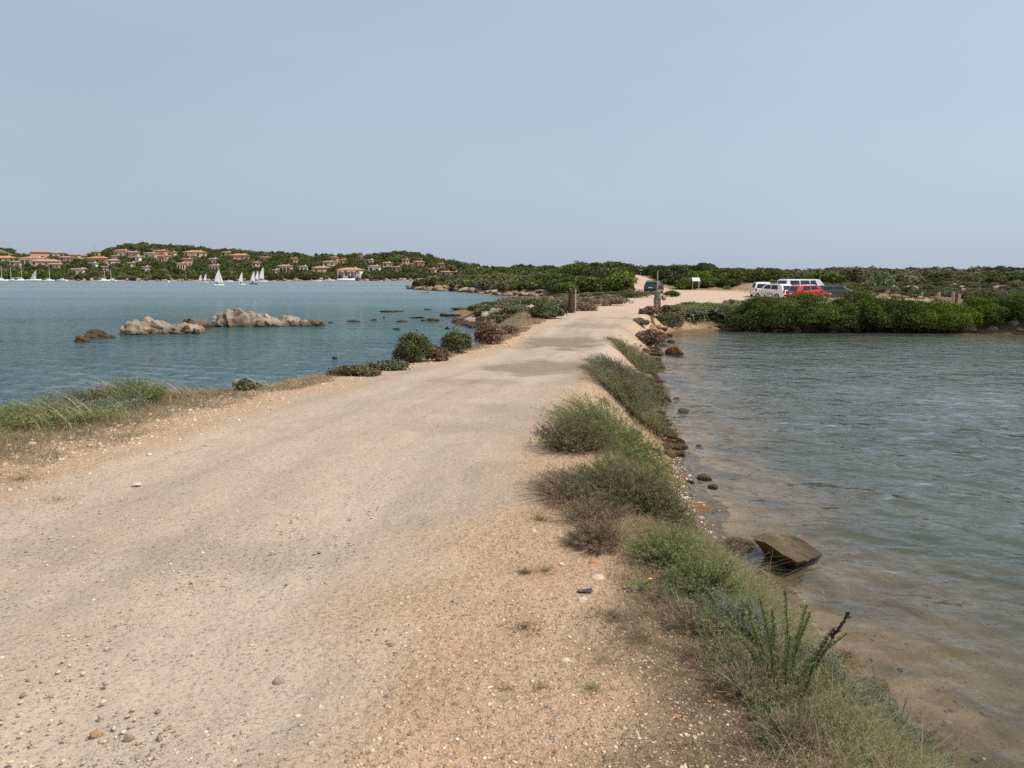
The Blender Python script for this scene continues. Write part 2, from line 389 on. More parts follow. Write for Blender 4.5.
# ------------------------------------------------------------------ terrain and water sheets
def polar(rmin, rmax, nr, a0=-56, a1=56, step=.17, coarse=4.0):
    aa = list(np.arange(a0, a1 + 1e-6, step)); b = a1 + coarse
    while b < 360 + a0 - 1e-3: aa.append(b); b += coarse
    aa = np.radians(np.array(aa)); rr = np.geomspace(rmin, rmax, nr)
    A, Rr = np.meshgrid(aa, rr)
    x = np.concatenate([[0], (np.sin(A) * Rr).ravel()]); y = np.concatenate([[0], (np.cos(A) * Rr).ravel()])
    na = len(aa); i = np.arange(nr - 1)[:, None] * na; j = np.arange(na)[None, :]; jn = (j + 1) % na
    quads = np.stack([i + j, i + na + j, i + na + jn, i + jn], -1).reshape(-1, 4) + 1
    j = np.arange(na); tri = np.stack([np.zeros(na, int), j + 1, (j + 1) % na + 1], -1)
    return x, y, [quads[:, ::-1], tri[:, ::-1]]
gx, gy, gF = polar(.5, 7000, 640)
gzv, gd = terrain(gx, gy)
rd = road_d(gx, gy)
jit = (fbm(gx, gy, 1.1, 4, 31) - .5) * 1.0 * np.clip(1 + gy / 40, 1, 2.5)
roadm = ss((rd + jit * .9 + .1) / .9)
left = gx < _CLIFT(gy)
soil = np.zeros_like(gx)
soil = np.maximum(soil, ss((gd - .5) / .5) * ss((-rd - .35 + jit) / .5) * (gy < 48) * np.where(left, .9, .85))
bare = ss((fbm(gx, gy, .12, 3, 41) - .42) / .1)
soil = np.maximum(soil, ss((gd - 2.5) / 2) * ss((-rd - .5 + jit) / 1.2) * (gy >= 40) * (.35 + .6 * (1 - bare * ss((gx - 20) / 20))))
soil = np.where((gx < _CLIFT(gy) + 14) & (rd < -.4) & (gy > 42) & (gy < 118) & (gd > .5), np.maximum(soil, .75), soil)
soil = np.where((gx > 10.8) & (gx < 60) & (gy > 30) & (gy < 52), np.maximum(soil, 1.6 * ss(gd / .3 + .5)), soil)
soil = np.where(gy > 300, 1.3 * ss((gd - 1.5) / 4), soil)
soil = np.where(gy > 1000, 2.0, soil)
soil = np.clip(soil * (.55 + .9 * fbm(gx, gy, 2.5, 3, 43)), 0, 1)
def ell(cx, cy, rx, ry, rot):
    dx = gx - cx; dy = gy - cy; c, s_ = math.cos(rot), math.sin(rot)
    X = dx * c + dy * s_; Y = -dx * s_ + dy * c
    return ss((1.12 - np.sqrt((X / rx) ** 2 + (Y / ry) ** 2) + (fbm(gx, gy, 1.3, 3, 51) - .5) * 1.0) * 2.4)
patch = np.maximum(ell(1.15, 23.2, 1.75, 3.2, -.12) * 1.0, ell(.55, 16.1, 1.2, 1.6, -.1) * .9)
patch = np.maximum(patch, np.maximum(ell(3.3, 31, 1.8, 1.5, 0) * .5, ell(-.6, 13.2, 1.0, .6, 0) * .4))
patch = np.maximum(patch, ell(5.5, 37, 1.5, 1.0, 0) * .45)
patch = np.maximum(patch, ss((fbm(gx, gy, .7, 4, 55) - .56) / .12) * .32 * (gy < 14))
patch *= roadm
far = ss((gy - 32) / 20)
xl = np.interp(gy, ROAD[:14, 1], ROAD[:14, 0]); xr = np.interp(gy, ROAD[::-1][:16, 1], ROAD[::-1][:16, 0]); lat = np.clip((gx - xl) / np.maximum(xr - xl, .5), -1, 2)
near_r = (rd > 0) & (gy < 42)
gzv = gzv - near_r * .022 * (np.exp(-((lat - .25) / .06) ** 2) + np.exp(-((lat - .66) / .07) ** 2))
gzv = gzv - ell(1.15, 23.2, 1.9, 3.4, -.12) * .06 * (rd > .2) - ell(.55, 16.1, 1.35, 1.8, -.1) * .05
M_ground = mat_ground()
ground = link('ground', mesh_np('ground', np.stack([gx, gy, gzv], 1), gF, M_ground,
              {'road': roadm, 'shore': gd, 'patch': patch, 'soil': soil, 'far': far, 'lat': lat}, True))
tag(ground, kind='structure')
wx, wy, wF = polar(1.0, 7000, 1080, step=.24)
wz0, wd = terrain(wx, wy, True)
depth = 1 - np.exp(-np.maximum(-wz0, 0) / .42)
openw = (wx < _CLIFT(wy)).astype(float)
wr = np.hypot(wx, wy); wav = np.zeros_like(wx); rw = np.random.default_rng(3)
group = .65 + .7 * fbm(wx, wy, .35, 3, 71)
for k in range(64):
    lam = .15 * (1.1 / .15) ** (rw.random() ** 1.1); th = math.radians(48 + rw.normal(0, 30)); ph = rw.uniform(0, 6.28)
    amp = .052 / math.sqrt(64) * math.sqrt(2) * lam / 6.283 * 2.4
    fade = ss(lam / (wr * .0085 * 3) - .8)
    wav += amp * fade * np.sin((wx * math.cos(th) + wy * math.sin(th)) * 6.283 / lam + ph + 1.5 * fbm(wx, wy, .5, 2, 80 + k % 5))
wav *= group * (.35 + .65 * depth) * 1.0
M_water = mat_water()
water = link('water', mesh_np('water', np.stack([wx, wy, wav], 1), wF, M_water, {'depth': depth, 'open': openw, 'chop': .07 + .27 * ss((wr - 25) / 160)}, True))
tag(water, kind='structure')

# ------------------------------------------------------------------ materials
M_granite = mat_rock('pale_granite', (.42, .34, .26), (.55, .46, .37), (.33, .25, .18), 1.8, .05)
M_ochre = mat_rock('ochre_rock', (.36, .25, .15), (.46, .35, .23), (.22, .15, .09), 1.5, .05)
M_dark = mat_rock('weedy_rock', (.10, .065, .04), (.19, .12, .075), (.06, .045, .03), 2.5, .03)
M_rust = mat_rock('rusty_rock', (.25, .10, .045), (.33, .15, .07), (.10, .055, .035), 2.5, .03)
M_slab = mat_rock('brown_slab_rock', (.20, .15, .095), (.27, .21, .135), (.13, .10, .06), 2.0, .03)
M_white = mat_rock('white_stone', (.60, .50, .38), (.72, .62, .50), (.52, .40, .28), 45, .003, spots=.15)
M_smallb = mat_rock('small_brown_stone', (.30, .22, .155), (.38, .29, .21), (.24, .175, .125), 45, .003, spots=.3)
M_smallo = mat_rock('small_orange_stone', (.42, .26, .14), (.5, .33, .2), (.36, .22, .12), 45, .003, spots=.2)
M_isle = mat_rock('islet_granite', (.39, .31, .23), (.51, .42, .325), (.28, .205, .135), 2.6, .08, tide=.34)
M_reef = mat_rock('reef_rock', (.16, .11, .07), (.25, .175, .11), (.10, .07, .045), 3.0, .05, tide=.2)
M_brick = mat_rock('red_brick', (.50, .20, .12), (.58, .27, .17), (.42, .18, .11), 45, .003, spots=.2)
M_twig = mat_plain('twig_bark', (.10, .075, .05), .9, .1, .3)
M_drytwig = mat_plain('dry_twig', (.38, .29, .20), .9, .1, .25)
G = lambda *c: c
L_mastic = mat_leaf('mastic_leaf', [(0, (.042, .055, .012)), (.45, (.092, .12, .026)), (.8, (.155, .19, .042)), (1, (.22, .24, .075))], .3)
L_lush = mat_leaf('lush_leaf', [(0, (.045, .065, .008)), (.45, (.11, .16, .02)), (.8, (.19, .24, .035)), (1, (.26, .29, .06))], .32)
L_dark = mat_leaf('dark_leaf', [(0, (.036, .044, .016)), (.5, (.08, .094, .034)), (1, (.15, .16, .065))], .25)
L_grey = mat_leaf('grey_green_leaf', [(0, (.085, .095, .05)), (.5, (.165, .175, .10)), (1, (.26, .26, .165))], .25)
L_olive = mat_leaf('olive_leaf', [(0, (.07, .07, .03)), (.5, (.155, .15, .068)), (1, (.27, .24, .12))], .25)
L_brown = mat_leaf('dry_brown_leaf', [(0, (.12, .08, .05)), (.5, (.25, .18, .115)), (1, (.40, .31, .21))], .25)
L_red = mat_leaf('reddish_dry_leaf', [(0, (.12, .075, .05)), (.5, (.235, .155, .105)), (1, (.36, .26, .18))], .25)
L_bushy = mat_leaf('olive_grey_leaf', [(0, (.055, .06, .022)), (.5, (.115, .125, .05)), (1, (.22, .225, .11))], .3)
L_pine = mat_leaf('village_tree_leaf', [(0, (.035, .048, .016)), (.5, (.075, .10, .03)), (1, (.14, .17, .055))], .2)
L_green = mat_leaf('fresh_green_stem', [(0, (.10, .12, .04)), (.5, (.21, .25, .09)), (.85, (.33, .36, .15)), (1, (.44, .42, .22))], .35)
L_silver = mat_leaf('silvery_leaf', [(0, (.10, .13, .075)), (.5, (.22, .27, .17)), (.85, (.34, .39, .26)), (1, (.46, .47, .33))], .3)
L_grass = mat_leaf('grass_blade', [(0, (.15, .11, .07)), (.3, (.34, .25, .16)), (.55, (.50, .39, .25)), (.7, (.32, .30, .14)), (.85, (.20, .235, .085)), (1, (.28, .31, .12))], .35)
L_straw = mat_leaf('straw', [(0, (.40, .30, .17)), (1, (.62, .54, .38))], .35)

# ------------------------------------------------------------------ rocks
def rock_mesh(name, seed, mat, sub=4, amp=.35, flat=(1, 1, .7), cuts=5, rough=.06):
    bm = bmesh.new(); bmesh.ops.create_icosphere(bm, subdivisions=sub, radius=1)
    rnd = random.Random(seed); off = Vector((seed * 3.17, seed * 1.7, seed * .9))
    pl = []
    for k in range(cuts):
        n = Vector((rnd.gauss(0, 1), rnd.gauss(0, 1), rnd.gauss(.2, .7))).normalized(); pl.append((n, rnd.uniform(.55, .85)))
    for v in bm.verts:
        p = v.co.copy(); q = p * (1 + amp * mn.noise(p * .9 + off))
        for n, dd in pl:
            e = q.dot(n) - dd
            if e > 0: q -= n * e * .9
        q *= 1 + rough * (mn.fractal(p * 2.6 + off, .9, 2.1, 5) - 1.3 * max(0, .32 - abs(mn.noise(p * 1.9 - off))) * 2)
        v.co = Vector((q.x * flat[0], q.y * flat[1], q.z * flat[2]))
    me = bpy.data.meshes.new(name); bm.to_mesh(me); bm.free(); me.materials.append(mat)
    me.polygons.foreach_set('use_smooth', [True] * len(me.polygons)); return me
def rock(name, loc, size, seed, mat, label, cat='rock', group=None, rz=0, sub=4, amp=.35, cuts=5, tilt=(0, 0), rough=.06):
    me = rock_mesh(name, seed, mat, sub, amp, size, cuts, rough)
    o = link(name, me, None, loc); o.rotation_euler = (tilt[0], tilt[1], rz)
    return tag(o, label, cat, group)

# rocky islet off the left shore: (px left, px right, py top, py waterline, material, label)
ISLE = [
    (69, 86, 336, 342, M_rust, 'small rusty red rock at the left tip of the rocky islet'),
    (76, 110, 331, 338.5, M_reef, 'low dark flat rock just left of the pale boulders of the islet'),
    (114, 150, 322, 335, M_isle, 'sloping left end boulder of the left pale granite hump of the islet'),
    (128, 172, 318.5, 334, M_isle, 'largest pale granite hump in the left half of the rocky islet'),
    (158, 200, 324, 334, M_isle, 'low pale granite slab tapering right from the left hump of the islet'),
    (178, 208, 318.5, 329, M_reef, 'brown craggy rock in the middle of the islet between the two pale humps'),
    (208, 230, 313.5, 327, M_isle, 'upright grey rock against the left side of the big round islet boulder'),
    (224, 258, 308.5, 327, M_isle, 'big round pale boulder with a blunt top, highest of the islet'),
    (250, 282, 314.5, 327, M_isle, 'tan boulder leaning on the right side of the big round islet boulder'),
    (272, 306, 315.5, 325.5, M_isle, 'long low pale rock near the right end of the islet'),
    (294, 317, 319.5, 326.5, M_reef, 'brown wedge shaped rock at the right tip of the islet'),
]
for i, (x0, x1, yt, yb, m, lab) in enumerate(ISLE):
    cx = (x0 + x1) / 2; r = ray(cx, yb); t = -CAM_H / r[2]; X, Y = r[0] * t, r[1] * t
    hw = (x1 - x0) / 2 / FPX * Y * 1.25; h = (yb - yt) / FPX * Y * .95
    rock('islet_rock', (X, Y + hw * .5, -.1), (hw, hw * .75, (h + .1) * 1.12), 11 + i, m, lab, rz=random.uniform(-.2, .2), amp=.4, cuts=9, rough=.17, sub=5)

for i in range(30):
    x0, x1, yb, mh = random.choice([(118, 200, 334, 7), (130, 190, 334, 9), (206, 305, 326.5, 8), (225, 300, 326.5, 9), (84, 108, 338, 3), (180, 232, 328, 5), (290, 318, 326, 4)])
    px = random.uniform(x0, x1); r = ray(px, yb); t = -CAM_H / r[2]; X, Y = r[0] * t, r[1] * t; w = random.uniform(4, 9) / FPX * Y; h = random.uniform(.4, 1) * mh / FPX * Y
    rock('islet_boulder', (X, Y + random.uniform(.1, .5), -.08), (w, w * .8, h + .1), 900 + i, random.choice([M_isle, M_isle, M_reef]), 'small fissured boulder wedged among the big rocks of the islet', group='small boulders of the islet', rz=random.uniform(0, 6), sub=4, amp=.4, cuts=8, rough=.22)
# dark half-drowned rocks off the left shore
for i, (px, py, w, m) in enumerate([(392, 312, 30, 0), (372, 320.5, 10, 0), (384, 318, 4, 0), (416, 318, 26, 0), (402, 322, 18, 0), (446, 316, 34, 1), (462, 310, 26, 1), (430, 321, 22, 1),
                                    (478, 318, 34, 1), (470, 325, 20, 1), (397, 329.5, 10, 0), (335, 359, 7, 0), (493, 313, 26, 1), (428, 310, 12, 0), (330, 323, 8, 0),
                                    (425, 293, 12, 0), (447, 329, 8, 0), (352, 322, 26, 0), (458, 320, 18, 1), (498, 322, 20, 1)]):
    r = ray(px, py); t = -CAM_H / r[2]; X, Y = r[0] * t, r[1] * t; hw = w / 2 / FPX * Y
    where = 'dark weedy rock barely breaking the surface off the left shore, one of a scattered line' if not m else 'brown weed covered rock of the low reef running out from the left shore'
    rock('shore_rock' if m else 'drowned_rock', (X, Y + hw * .3, 0 if m else -.02), (hw * .8, hw * .55, .13 + .07 * m), 60 + i, M_dark if not m else M_reef, where, group='brown rocks of the low reef' if m else 'dark rocks awash off the left shore', rz=random.uniform(-.4, .4), sub=4, rough=.35, amp=.6)

# the right water's edge
def wrock(name, px, py, wpx, hpx, seed, mat, label, group=None, depth=.8, lift=.0, rz=None, amp=.3, cuts=6, tilt=(0, 0), rough=.06, sub=4):
    X, Y, Z = on_ground(px, py); sc = Y / FPX / math.cos(0)
    hw = wpx / 2 * sc; h = hpx * sc
    return rock(name, (X, Y + hw * depth * .4, Z - h * .15 + lift), (hw, hw * depth, h), seed, mat, label, group=group, rz=random.uniform(-.5, .5) if rz is None else rz, amp=amp, cuts=cuts, tilt=tilt, rough=rough, sub=sub)
wrock('rust_boulder', 676, 354, 22, 10, 201, M_rust, 'dark rusty red boulder standing in the water off the right bank, beyond the shrubs', cuts=8)
wrock('mossy_rock', 706, 479, 17, 5, 202, M_slab, 'small mossy rock showing above shallow water off the ochre beach', sub=3)
wrock('mossy_rock', 714, 487, 12, 3, 203, M_slab, 'tiny flat pale rock just below and right of a mossy one in the shallows', sub=3)
wrock('mossy_rock', 684, 411.5, 14, 4, 204, M_slab, 'flat green rock awash alone in water right of the green bank shrub', sub=3)
wrock('shore_rock', 747, 672, 7, 3, 206, M_dark, 'dark pebble of a rock in shallows near the tall plant', sub=3)
BANK = [(655, 396, 8, 6), (660, 421, 12, 9), (664, 447, 9, 6), (671, 437, 16, 10), (681, 443, 10, 6), (657, 436, 11, 8), (652, 407, 8, 5), (648, 383, 9, 5), (653, 365, 7, 5), (651, 373, 8, 4),
        (661, 401, 12, 3), (668, 455, 14, 6), (645, 352, 9, 6), (655, 349, 8, 4), (663, 346, 10, 3), (661, 339.5, 9, 3), (640, 455, 10, 5), (650, 463, 8, 4), (655, 453, 12, 6), (648, 361, 8, 5), (671, 342, 8, 3), (668, 451, 12, 5)]
for i, (px, py, w, h) in enumerate(BANK):
    wrock('bank_rock', px, py, w * 1.1, h, 220 + i, [M_dark, M_slab, M_dark, M_rust][i % 4], 'small dark wet rock in the line along the right bank water edge', 'dark rocks along the right bank', sub=3, rough=.1)
wrock('pale_rock', 630, 369, 10, 7, 250, M_granite, 'pale block of stone at the road side of the far olive bank shrubs', sub=3)
wrock('pale_rock', 634, 350, 16, 8, 251, M_granite, 'broad pale slab among small shrubs where the right bank turns', sub=3)
wrock('black_block', 657, 342, 9, 9, 252, mat_rock('black_stone', (.02, .018, .016), (.03, .027, .025), (.015, .014, .013), 3), 'squat black block beside the reddish brown bush at the water edge', sub=3)
bd = [rock_mesh('bank_rock', 360 + i, m_, 3, .4, (1, .8, .6), 7, .15) for i, m_ in enumerate([M_dark, M_slab, M_reef, M_rust, M_dark])]
for i in range(120):
    y = random.uniform(10.6, 40); sx = float(np.interp(y, SHORE[1:14, 1], SHORE[1:14, 0])); x = sx + random.gauss(-.02, .16 + y * .004); z = gz(x, y); s_ = random.uniform(.04, .13) * (1 + y / 40)
    if z < -.12: continue
    o = link('bank_rock', random.choice(bd), None, (x, y, z + s_ * .2), random.uniform(0, 6.3), (s_ * random.uniform(.8, 1.4), s_, s_)); tag(o, 'small dark wet rock in the line along the right bank water edge', 'rock', 'dark rocks along the right bank')
# the big slab leaning in the shallows: long wedge, undercut towards the shore
def big_slab():
    def w(px, py, z): r = ray(px, py); t = (z - CAM_H) / r[2]; return Vector((r[0] * t, r[1] * t, z))
    top = [w(753, 538, .20), w(765, 543, .20), w(781, 553, .17), w(797, 562, .13), w(810, 560, .05), w(822, 554, .01), w(812, 546, .0), w(800, 539, .02), w(784, 533, .08), w(766, 532, .14)]
    c0 = sum(top, Vector()) / len(top); o0 = Vector((c0.x, c0.y, 0)); bm = bmesh.new()
    T = [bm.verts.new(p - o0) for p in top]
    base = []
    for k, p in enumerate(top):
        q = p - o0; inn = .80 if k > 4 else .42; base.append(bm.verts.new((q.x * inn + .03, q.y * inn + .05, -.15)))
    n = len(T); c = bm.verts.new((c0 - o0) + Vector((0, 0, .015)))
    for k in range(n):
        bm.faces.new((base[k], base[(k + 1) % n], T[(k + 1) % n], T[k])); bm.faces.new((T[k], T[(k + 1) % n], c))
    bmesh.ops.subdivide_edges(bm, edges=bm.edges[:], cuts=3, use_grid_fill=True); bmesh.ops.subdivide_edges(bm, edges=bm.edges[:], cuts=1, use_grid_fill=True)
    for v in bm.verts: v.co += Vector((.4, .4, 1)) * .014 * mn.fractal(v.co * 6, 1, 2, 4)
    bmesh.ops.recalc_face_normals(bm, faces=bm.faces)
    me = bpy.data.meshes.new('slab_rock'); bm.to_mesh(me); bm.free(); me.materials.append(mat_rock('bleached_slab', (.15, .11, .065), (.215, .165, .105), (.10, .075, .045), 4, .015, tide=.12, spots=.4))
    o = link('slab_rock', me, None, o0)
    tag(o, 'big brown slab of rock lying in the shallow water, undercut towards the shore', 'rock')
big_slab()
wrock('half_hidden_rock', 868, 690, 46, 11, 260, M_slab, 'rounded brown rock in the shallows half hidden behind silvery green plants', sub=4)

# far rocks: ochre point, hill shore and the rubble on the right
rk = [rock_mesh('ochre_rock', 300 + i, M_ochre, 3, .45, (1, .9, .7), 8, .2) for i in range(6)]
rf = [rock_mesh('reef_stone', 340 + i, M_reef, 3, .45, (1, .9, .6), 8, .25) for i in range(4)]
for m_ in rk: m_.name = 'point_rock'
rg = [rock_mesh('pale_rock', 320 + i, M_granite, 3, .45, (1, .9, .8), 8, .2) for i in range(5)]
def scatter_rocks(name, n, poly, s0, s1, meshes, label, group, zoff=0):
    k = 0; tries = 0
    while k < n and tries < n * 20:
        tries += 1
        i = random.randrange(len(poly) - 1); t = random.random()
        (ax, ay, aw), (bx, by, bw) = poly[i], poly[i + 1]
        w = (aw + (bw - aw) * t); x = ax + (bx - ax) * t + random.gauss(0, w); y = ay + (by - ay) * t + random.gauss(0, w)
        z = gz(x, y)
        if z < -.3: continue
        s = s0 * (s1 / s0) ** random.random()
        o = link(name, random.choice(meshes), None, (x, y, max(z, -.05) + s * .12 + zoff)); o.scale = (s * random.uniform(.8, 1.4), s, s * random.uniform(.6, 1))
        o.rotation_euler = (0, 0, random.uniform(0, 6.3)); tag(o, label, 'rock', group); k += 1
scatter_rocks('point_rock', 70, [(-23, 183, 1.2), (-20, 171, 1.3), (-14.3, 157, 1.1), (-9, 147.5, .9), (-5.2, 138.5, .8)], .5, 1.5, rk,
              'ochre boulder on the tide line of the bushy rocky point across the left water', 'ochre boulders of the rocky point')
scatter_rocks('point_rock', 40, [(-5.2, 138.5, .8), (-2.5, 125, .7), (1.6, 117, .7), (5.4, 113, .8)], .3, .9, rk,
              'ochre boulder along the waterline below the scrub covered hill', 'ochre boulders below the hill')
scatter_rocks('bank_stone', 46, [(-2.2, 49, .5), (-1, 45, .6), (.2, 44, .6), (.9, 46, .6), (1.6, 48, .4)], .15, .45, rg,
              'pale broken stone heaped on the left bank before the dark gate pillar', 'pale stones on the left bank')
scatter_rocks('reef_stone', 110, [(-6.3, 50, .35), (-5, 50, .6), (-3.6, 49, .8), (-2, 46.5, .7), (-1.2, 43, .4)], .10, .36, rf,
              'brown stone of the low reef spit on the left shore', 'brown stones of the reef spit')
scatter_rocks('rubble_stone', 60, [(22, 42, .5), (24.5, 41.3, .6), (26.8, 40.5, .7), (29.5, 38.6, .7)], .12, .42, rg + rk[:2],
              'stone in the heap of pale rubble at the waterline on the far right', 'pale rubble at the far right waterline')
scatter_rocks('shore_stone', 60, [(10.5, 42.6, .15), (12, 43.0, .2), (16, 41.9, .2), (19, 41.4, .2), (22, 41.3, .2)], .07, .24, rf + rk[:1],
              'small brown stone at the foot of the green thicket by the water', 'stones at the foot of the thicket')
scatter_rocks('village_shore_rock', 110, [(-333, 509, 2), (-268, 510, 2), (-203, 506, 2), (-138, 505, 2), (-90, 508, 2), (-56, 496, 2)], .8, 2.1, rg + rk,
              'pinkish rock on the shoreline below the hillside village', 'rocks on the village shore')
scatter_rocks('hill_rock', 26, [(40, 82, 4), (50, 92, 4), (66, 94, 4)], .2, .65, rg,
              'pale rock lying in the dry slope at the far right', 'pale rocks on the dry slope')
for px, py, s, lab in [(423, 255, 5, 'weathered pinkish rock outcrop crowning the right end of the village hill'), (413, 255, 4, 'smaller rock left of the outcrop that crowns the village hill'), (432, 258, 4, 'rounded rock right of the outcrop that crowns the village hill')]:
    X = at(px, py, 690); o = link('hilltop_rock', random.choice(rg), None, (X, 690, gz(X, 690) + 2)); o.scale = (s * 1.6, s, s * 1.1); tag(o, lab, 'rock')

# ------------------------------------------------------------------ foliage
def leaf_quads(P, N, size, tint, aspect=1.6, spread=.9, rng=RN):
    n = len(P)
    d = N + rng.normal(0, spread, (n, 3)); d /= np.linalg.norm(d, axis=1)[:, None] + 1e-9
    a = np.cross(d, rng.normal(0, 1, (n, 3))); a /= np.linalg.norm(a, axis=1)[:, None] + 1e-9
    b = np.cross(d, a); s = (size * rng.uniform(.6, 1.35, n))[:, None]
    V = np.stack([P - a * s * .5 * aspect, P + b * s * .5, P + a * s * .5 * aspect, P - b * s * .5], 1).reshape(-1, 3)
    F = np.arange(4 * n).reshape(-1, 4)
    return V, F, np.repeat(tint, 4)
def ico(sub=2):
    bm = bmesh.new(); bmesh.ops.create_icosphere(bm, subdivisions=sub, radius=1)
    V = np.array([v.co[:] for v in bm.verts]); F = np.array([[v.index for v in f.verts] for f in bm.faces]); bm.free(); return V, F
ICV, ICF = ico(2)
def bush_arrays(rng, w, dpt, h, nleaf, leaf, lobes=9, jag=.18, dome=True, core=.72, lr0=.30, lr1=.48):
    """leaf clumps over several lobes of a dome + twig core"""
    Ps = []; Ns = []; cs = []; T = []
    L = []
    for k in range(lobes):
        a = rng.uniform(0, 2 * math.pi); r = math.sqrt(rng.uniform(0, 1)) * (.92 - lr1 * .62)
        lr = rng.uniform(lr0, lr1)
        zc = (1 - r * r) * rng.uniform(.35, .72) if dome else rng.uniform(.3, .7)
        L.append((r * math.cos(a), r * math.sin(a), max(zc, .22), lr))
    L.append((0, 0, .45, .5))
    per = nleaf // len(L)
    CV = []; CF = []; b = 0
    for (cx, cy, cz, lr) in L:
        D = rng.normal(0, 1, (per, 3)); D /= np.linalg.norm(D, axis=1)[:, None]; D[:, 2] = np.where(D[:, 2] < -.5, -D[:, 2], D[:, 2])
        rr = lr * (1 + rng.normal(0, jag, per) - .06)
        Q = np.array([cx, cy, cz]) + D * rr[:, None] * np.array([1, 1, .95])
        Ps.append(Q); Ns.append(D); T.append(np.full(per, rng.uniform(.25, .68)) + rng.normal(0, .16, per))
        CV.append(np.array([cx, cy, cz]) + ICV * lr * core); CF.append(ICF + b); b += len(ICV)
    P = np.concatenate(Ps); N = np.concatenate(Ns); T = np.concatenate(T)
    keep = P[:, 2] > .0; P, N, T = P[keep], N[keep], T[keep]
    zt = np.quantile(P[:, 2], .985); P[:, 2] /= zt
    P[:, :2] /= np.quantile(np.abs(P[:, :2]), .99) / .95
    sc = np.array([w / 2 / .95, dpt / 2 / .95, h]); P = P * sc
    V, F, tt = leaf_quads(P, N, leaf, np.clip(T, 0, 1), rng=rng)
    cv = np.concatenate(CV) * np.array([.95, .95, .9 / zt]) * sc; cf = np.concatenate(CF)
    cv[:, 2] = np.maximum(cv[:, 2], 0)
    return V, F, tt, cv, cf
def bush_mesh(name, seed, w, dpt, h, nleaf, leaf, mat, **kw):
    rng = np.random.default_rng(seed)
    V, F, tt, cv, cf = bush_arrays(rng, w, dpt, h, nleaf, leaf, **kw)
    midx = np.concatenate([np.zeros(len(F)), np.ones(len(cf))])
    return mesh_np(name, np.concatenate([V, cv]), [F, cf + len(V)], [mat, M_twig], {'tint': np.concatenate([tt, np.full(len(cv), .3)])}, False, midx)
def bush_parts(name, seed, w, dpt, h, nleaf, leaf, mat, loc, label, cat='bush', group=None, stemmat=None, **kw):
    """thing > foliage, stem"""
    rng = np.random.default_rng(seed)
    V, F, tt, cv, cf = bush_arrays(rng, w, dpt, h, nleaf, leaf, **kw)
    e = empty(name, loc); tag(e, label, cat, group)
    link('foliage', mesh_np('foliage', V, [F], [mat], {'tint': tt}), e)
    mb = MB()
    for k in range(14):
        a = rng.uniform(0, 6.28); r = rng.uniform(.1, .38)
        p1 = (math.cos(a) * r * w * .5, math.sin(a) * r * dpt * .5, h * .35); p2 = (p1[0] * 2, p1[1] * 2, h * rng.uniform(.6, .9))
        mb.tube((rng.normal(0, .03), rng.normal(0, .03), -.05), p1, h * .022, h * .015, 5).tube(p1, p2, h * .015, h * .005, 5)
    mb.build('stem', stemmat or M_twig, e); return e

def sprig_arrays(rng, w, dpt, h, nstem, nleaf, leaf, lw, tilt=.75, droop=.15, hv=.25, twidth=.0025, cone=1.0):
    """upright shrub of many thin stems with narrow leaves all along them"""
    a = rng.uniform(0, 2 * math.pi, nstem); r = np.sqrt(rng.uniform(0, 1, nstem))
    bx = np.cos(a) * r * w * .32; by = np.sin(a) * r * dpt * .32
    H = h * (1 - .45 * r ** 2) * rng.uniform(1 - hv, 1 + hv * .4, nstem)
    H = H * (.55 + .9 * vnoise(bx * 5 / max(w, .2) * 1.6 + 7, by * 5 / max(dpt, .2) * 1.6 + nstem, 3)); H *= np.where(rng.random(nstem) < .04, 1.5, 1)
    ox = np.cos(a) * r * w * .5 * tilt * cone + rng.normal(0, w * .05, nstem); oy = np.sin(a) * r * dpt * .5 * tilt * cone + rng.normal(0, dpt * .05, nstem)
    B = np.stack([bx, by, np.zeros(nstem)], 1)
    def pt(t):  # t (..)
        t = t[..., None]
        base = B[:, None, :] if t.ndim == 3 else B
        off = np.stack([ox, oy, H], 1); off = off[:, None, :] if t.ndim == 3 else off
        q = base + off * np.concatenate([t ** 1.3, t ** 1.3, t - droop * t ** 2 * (1 if True else 0)], -1)
        return q
    ts = np.tile(np.linspace(0, 1, 5), (nstem, 1)); S = pt(ts)                          # n,5,3
    side = rng.normal(0, 1, (nstem, 3)); side[:, 2] *= .1; side /= np.linalg.norm(side, axis=1)[:, None]
    wd = twidth * (1 - ts * .7)
    A_ = S - side[:, None] * wd[..., None]; B_ = S + side[:, None] * wd[..., None]
    SV = np.stack([A_, B_], 2).reshape(-1, 3)
    i = (np.arange(nstem)[:, None] * 10 + np.arange(4)[None] * 2).ravel(); SF = np.stack([i, i + 1, i + 3, i + 2], 1)
    tl = rng.uniform(.22, 1, (nstem, nleaf)); LP = pt(tl).reshape(-1, 3); n = len(LP)
    d = rng.normal(0, 1, (n, 3)); d[:, 2] = np.abs(d[:, 2]) * .6 + .55; d /= np.linalg.norm(d, axis=1)[:, None]
    sd_ = np.cross(d, rng.normal(0, 1, (n, 3))); sd_ /= np.linalg.norm(sd_, axis=1)[:, None]
    ll = (leaf * rng.uniform(.6, 1.3, n))[:, None]; lw_ = lw * .5
    LV = np.stack([LP, LP + d * ll * .5 + sd_ * lw_, LP + d * ll, LP + d * ll * .5 - sd_ * lw_], 1).reshape(-1, 3)
    LF = np.arange(4 * n).reshape(-1, 4)
    ti = np.clip(np.repeat(rng.uniform(.25, .7, nstem), nleaf) + rng.normal(0, .13, n) + (tl.ravel() - .6) * .3, 0, 1)
    return SV, SF, LV, LF, np.repeat(ti, 4)
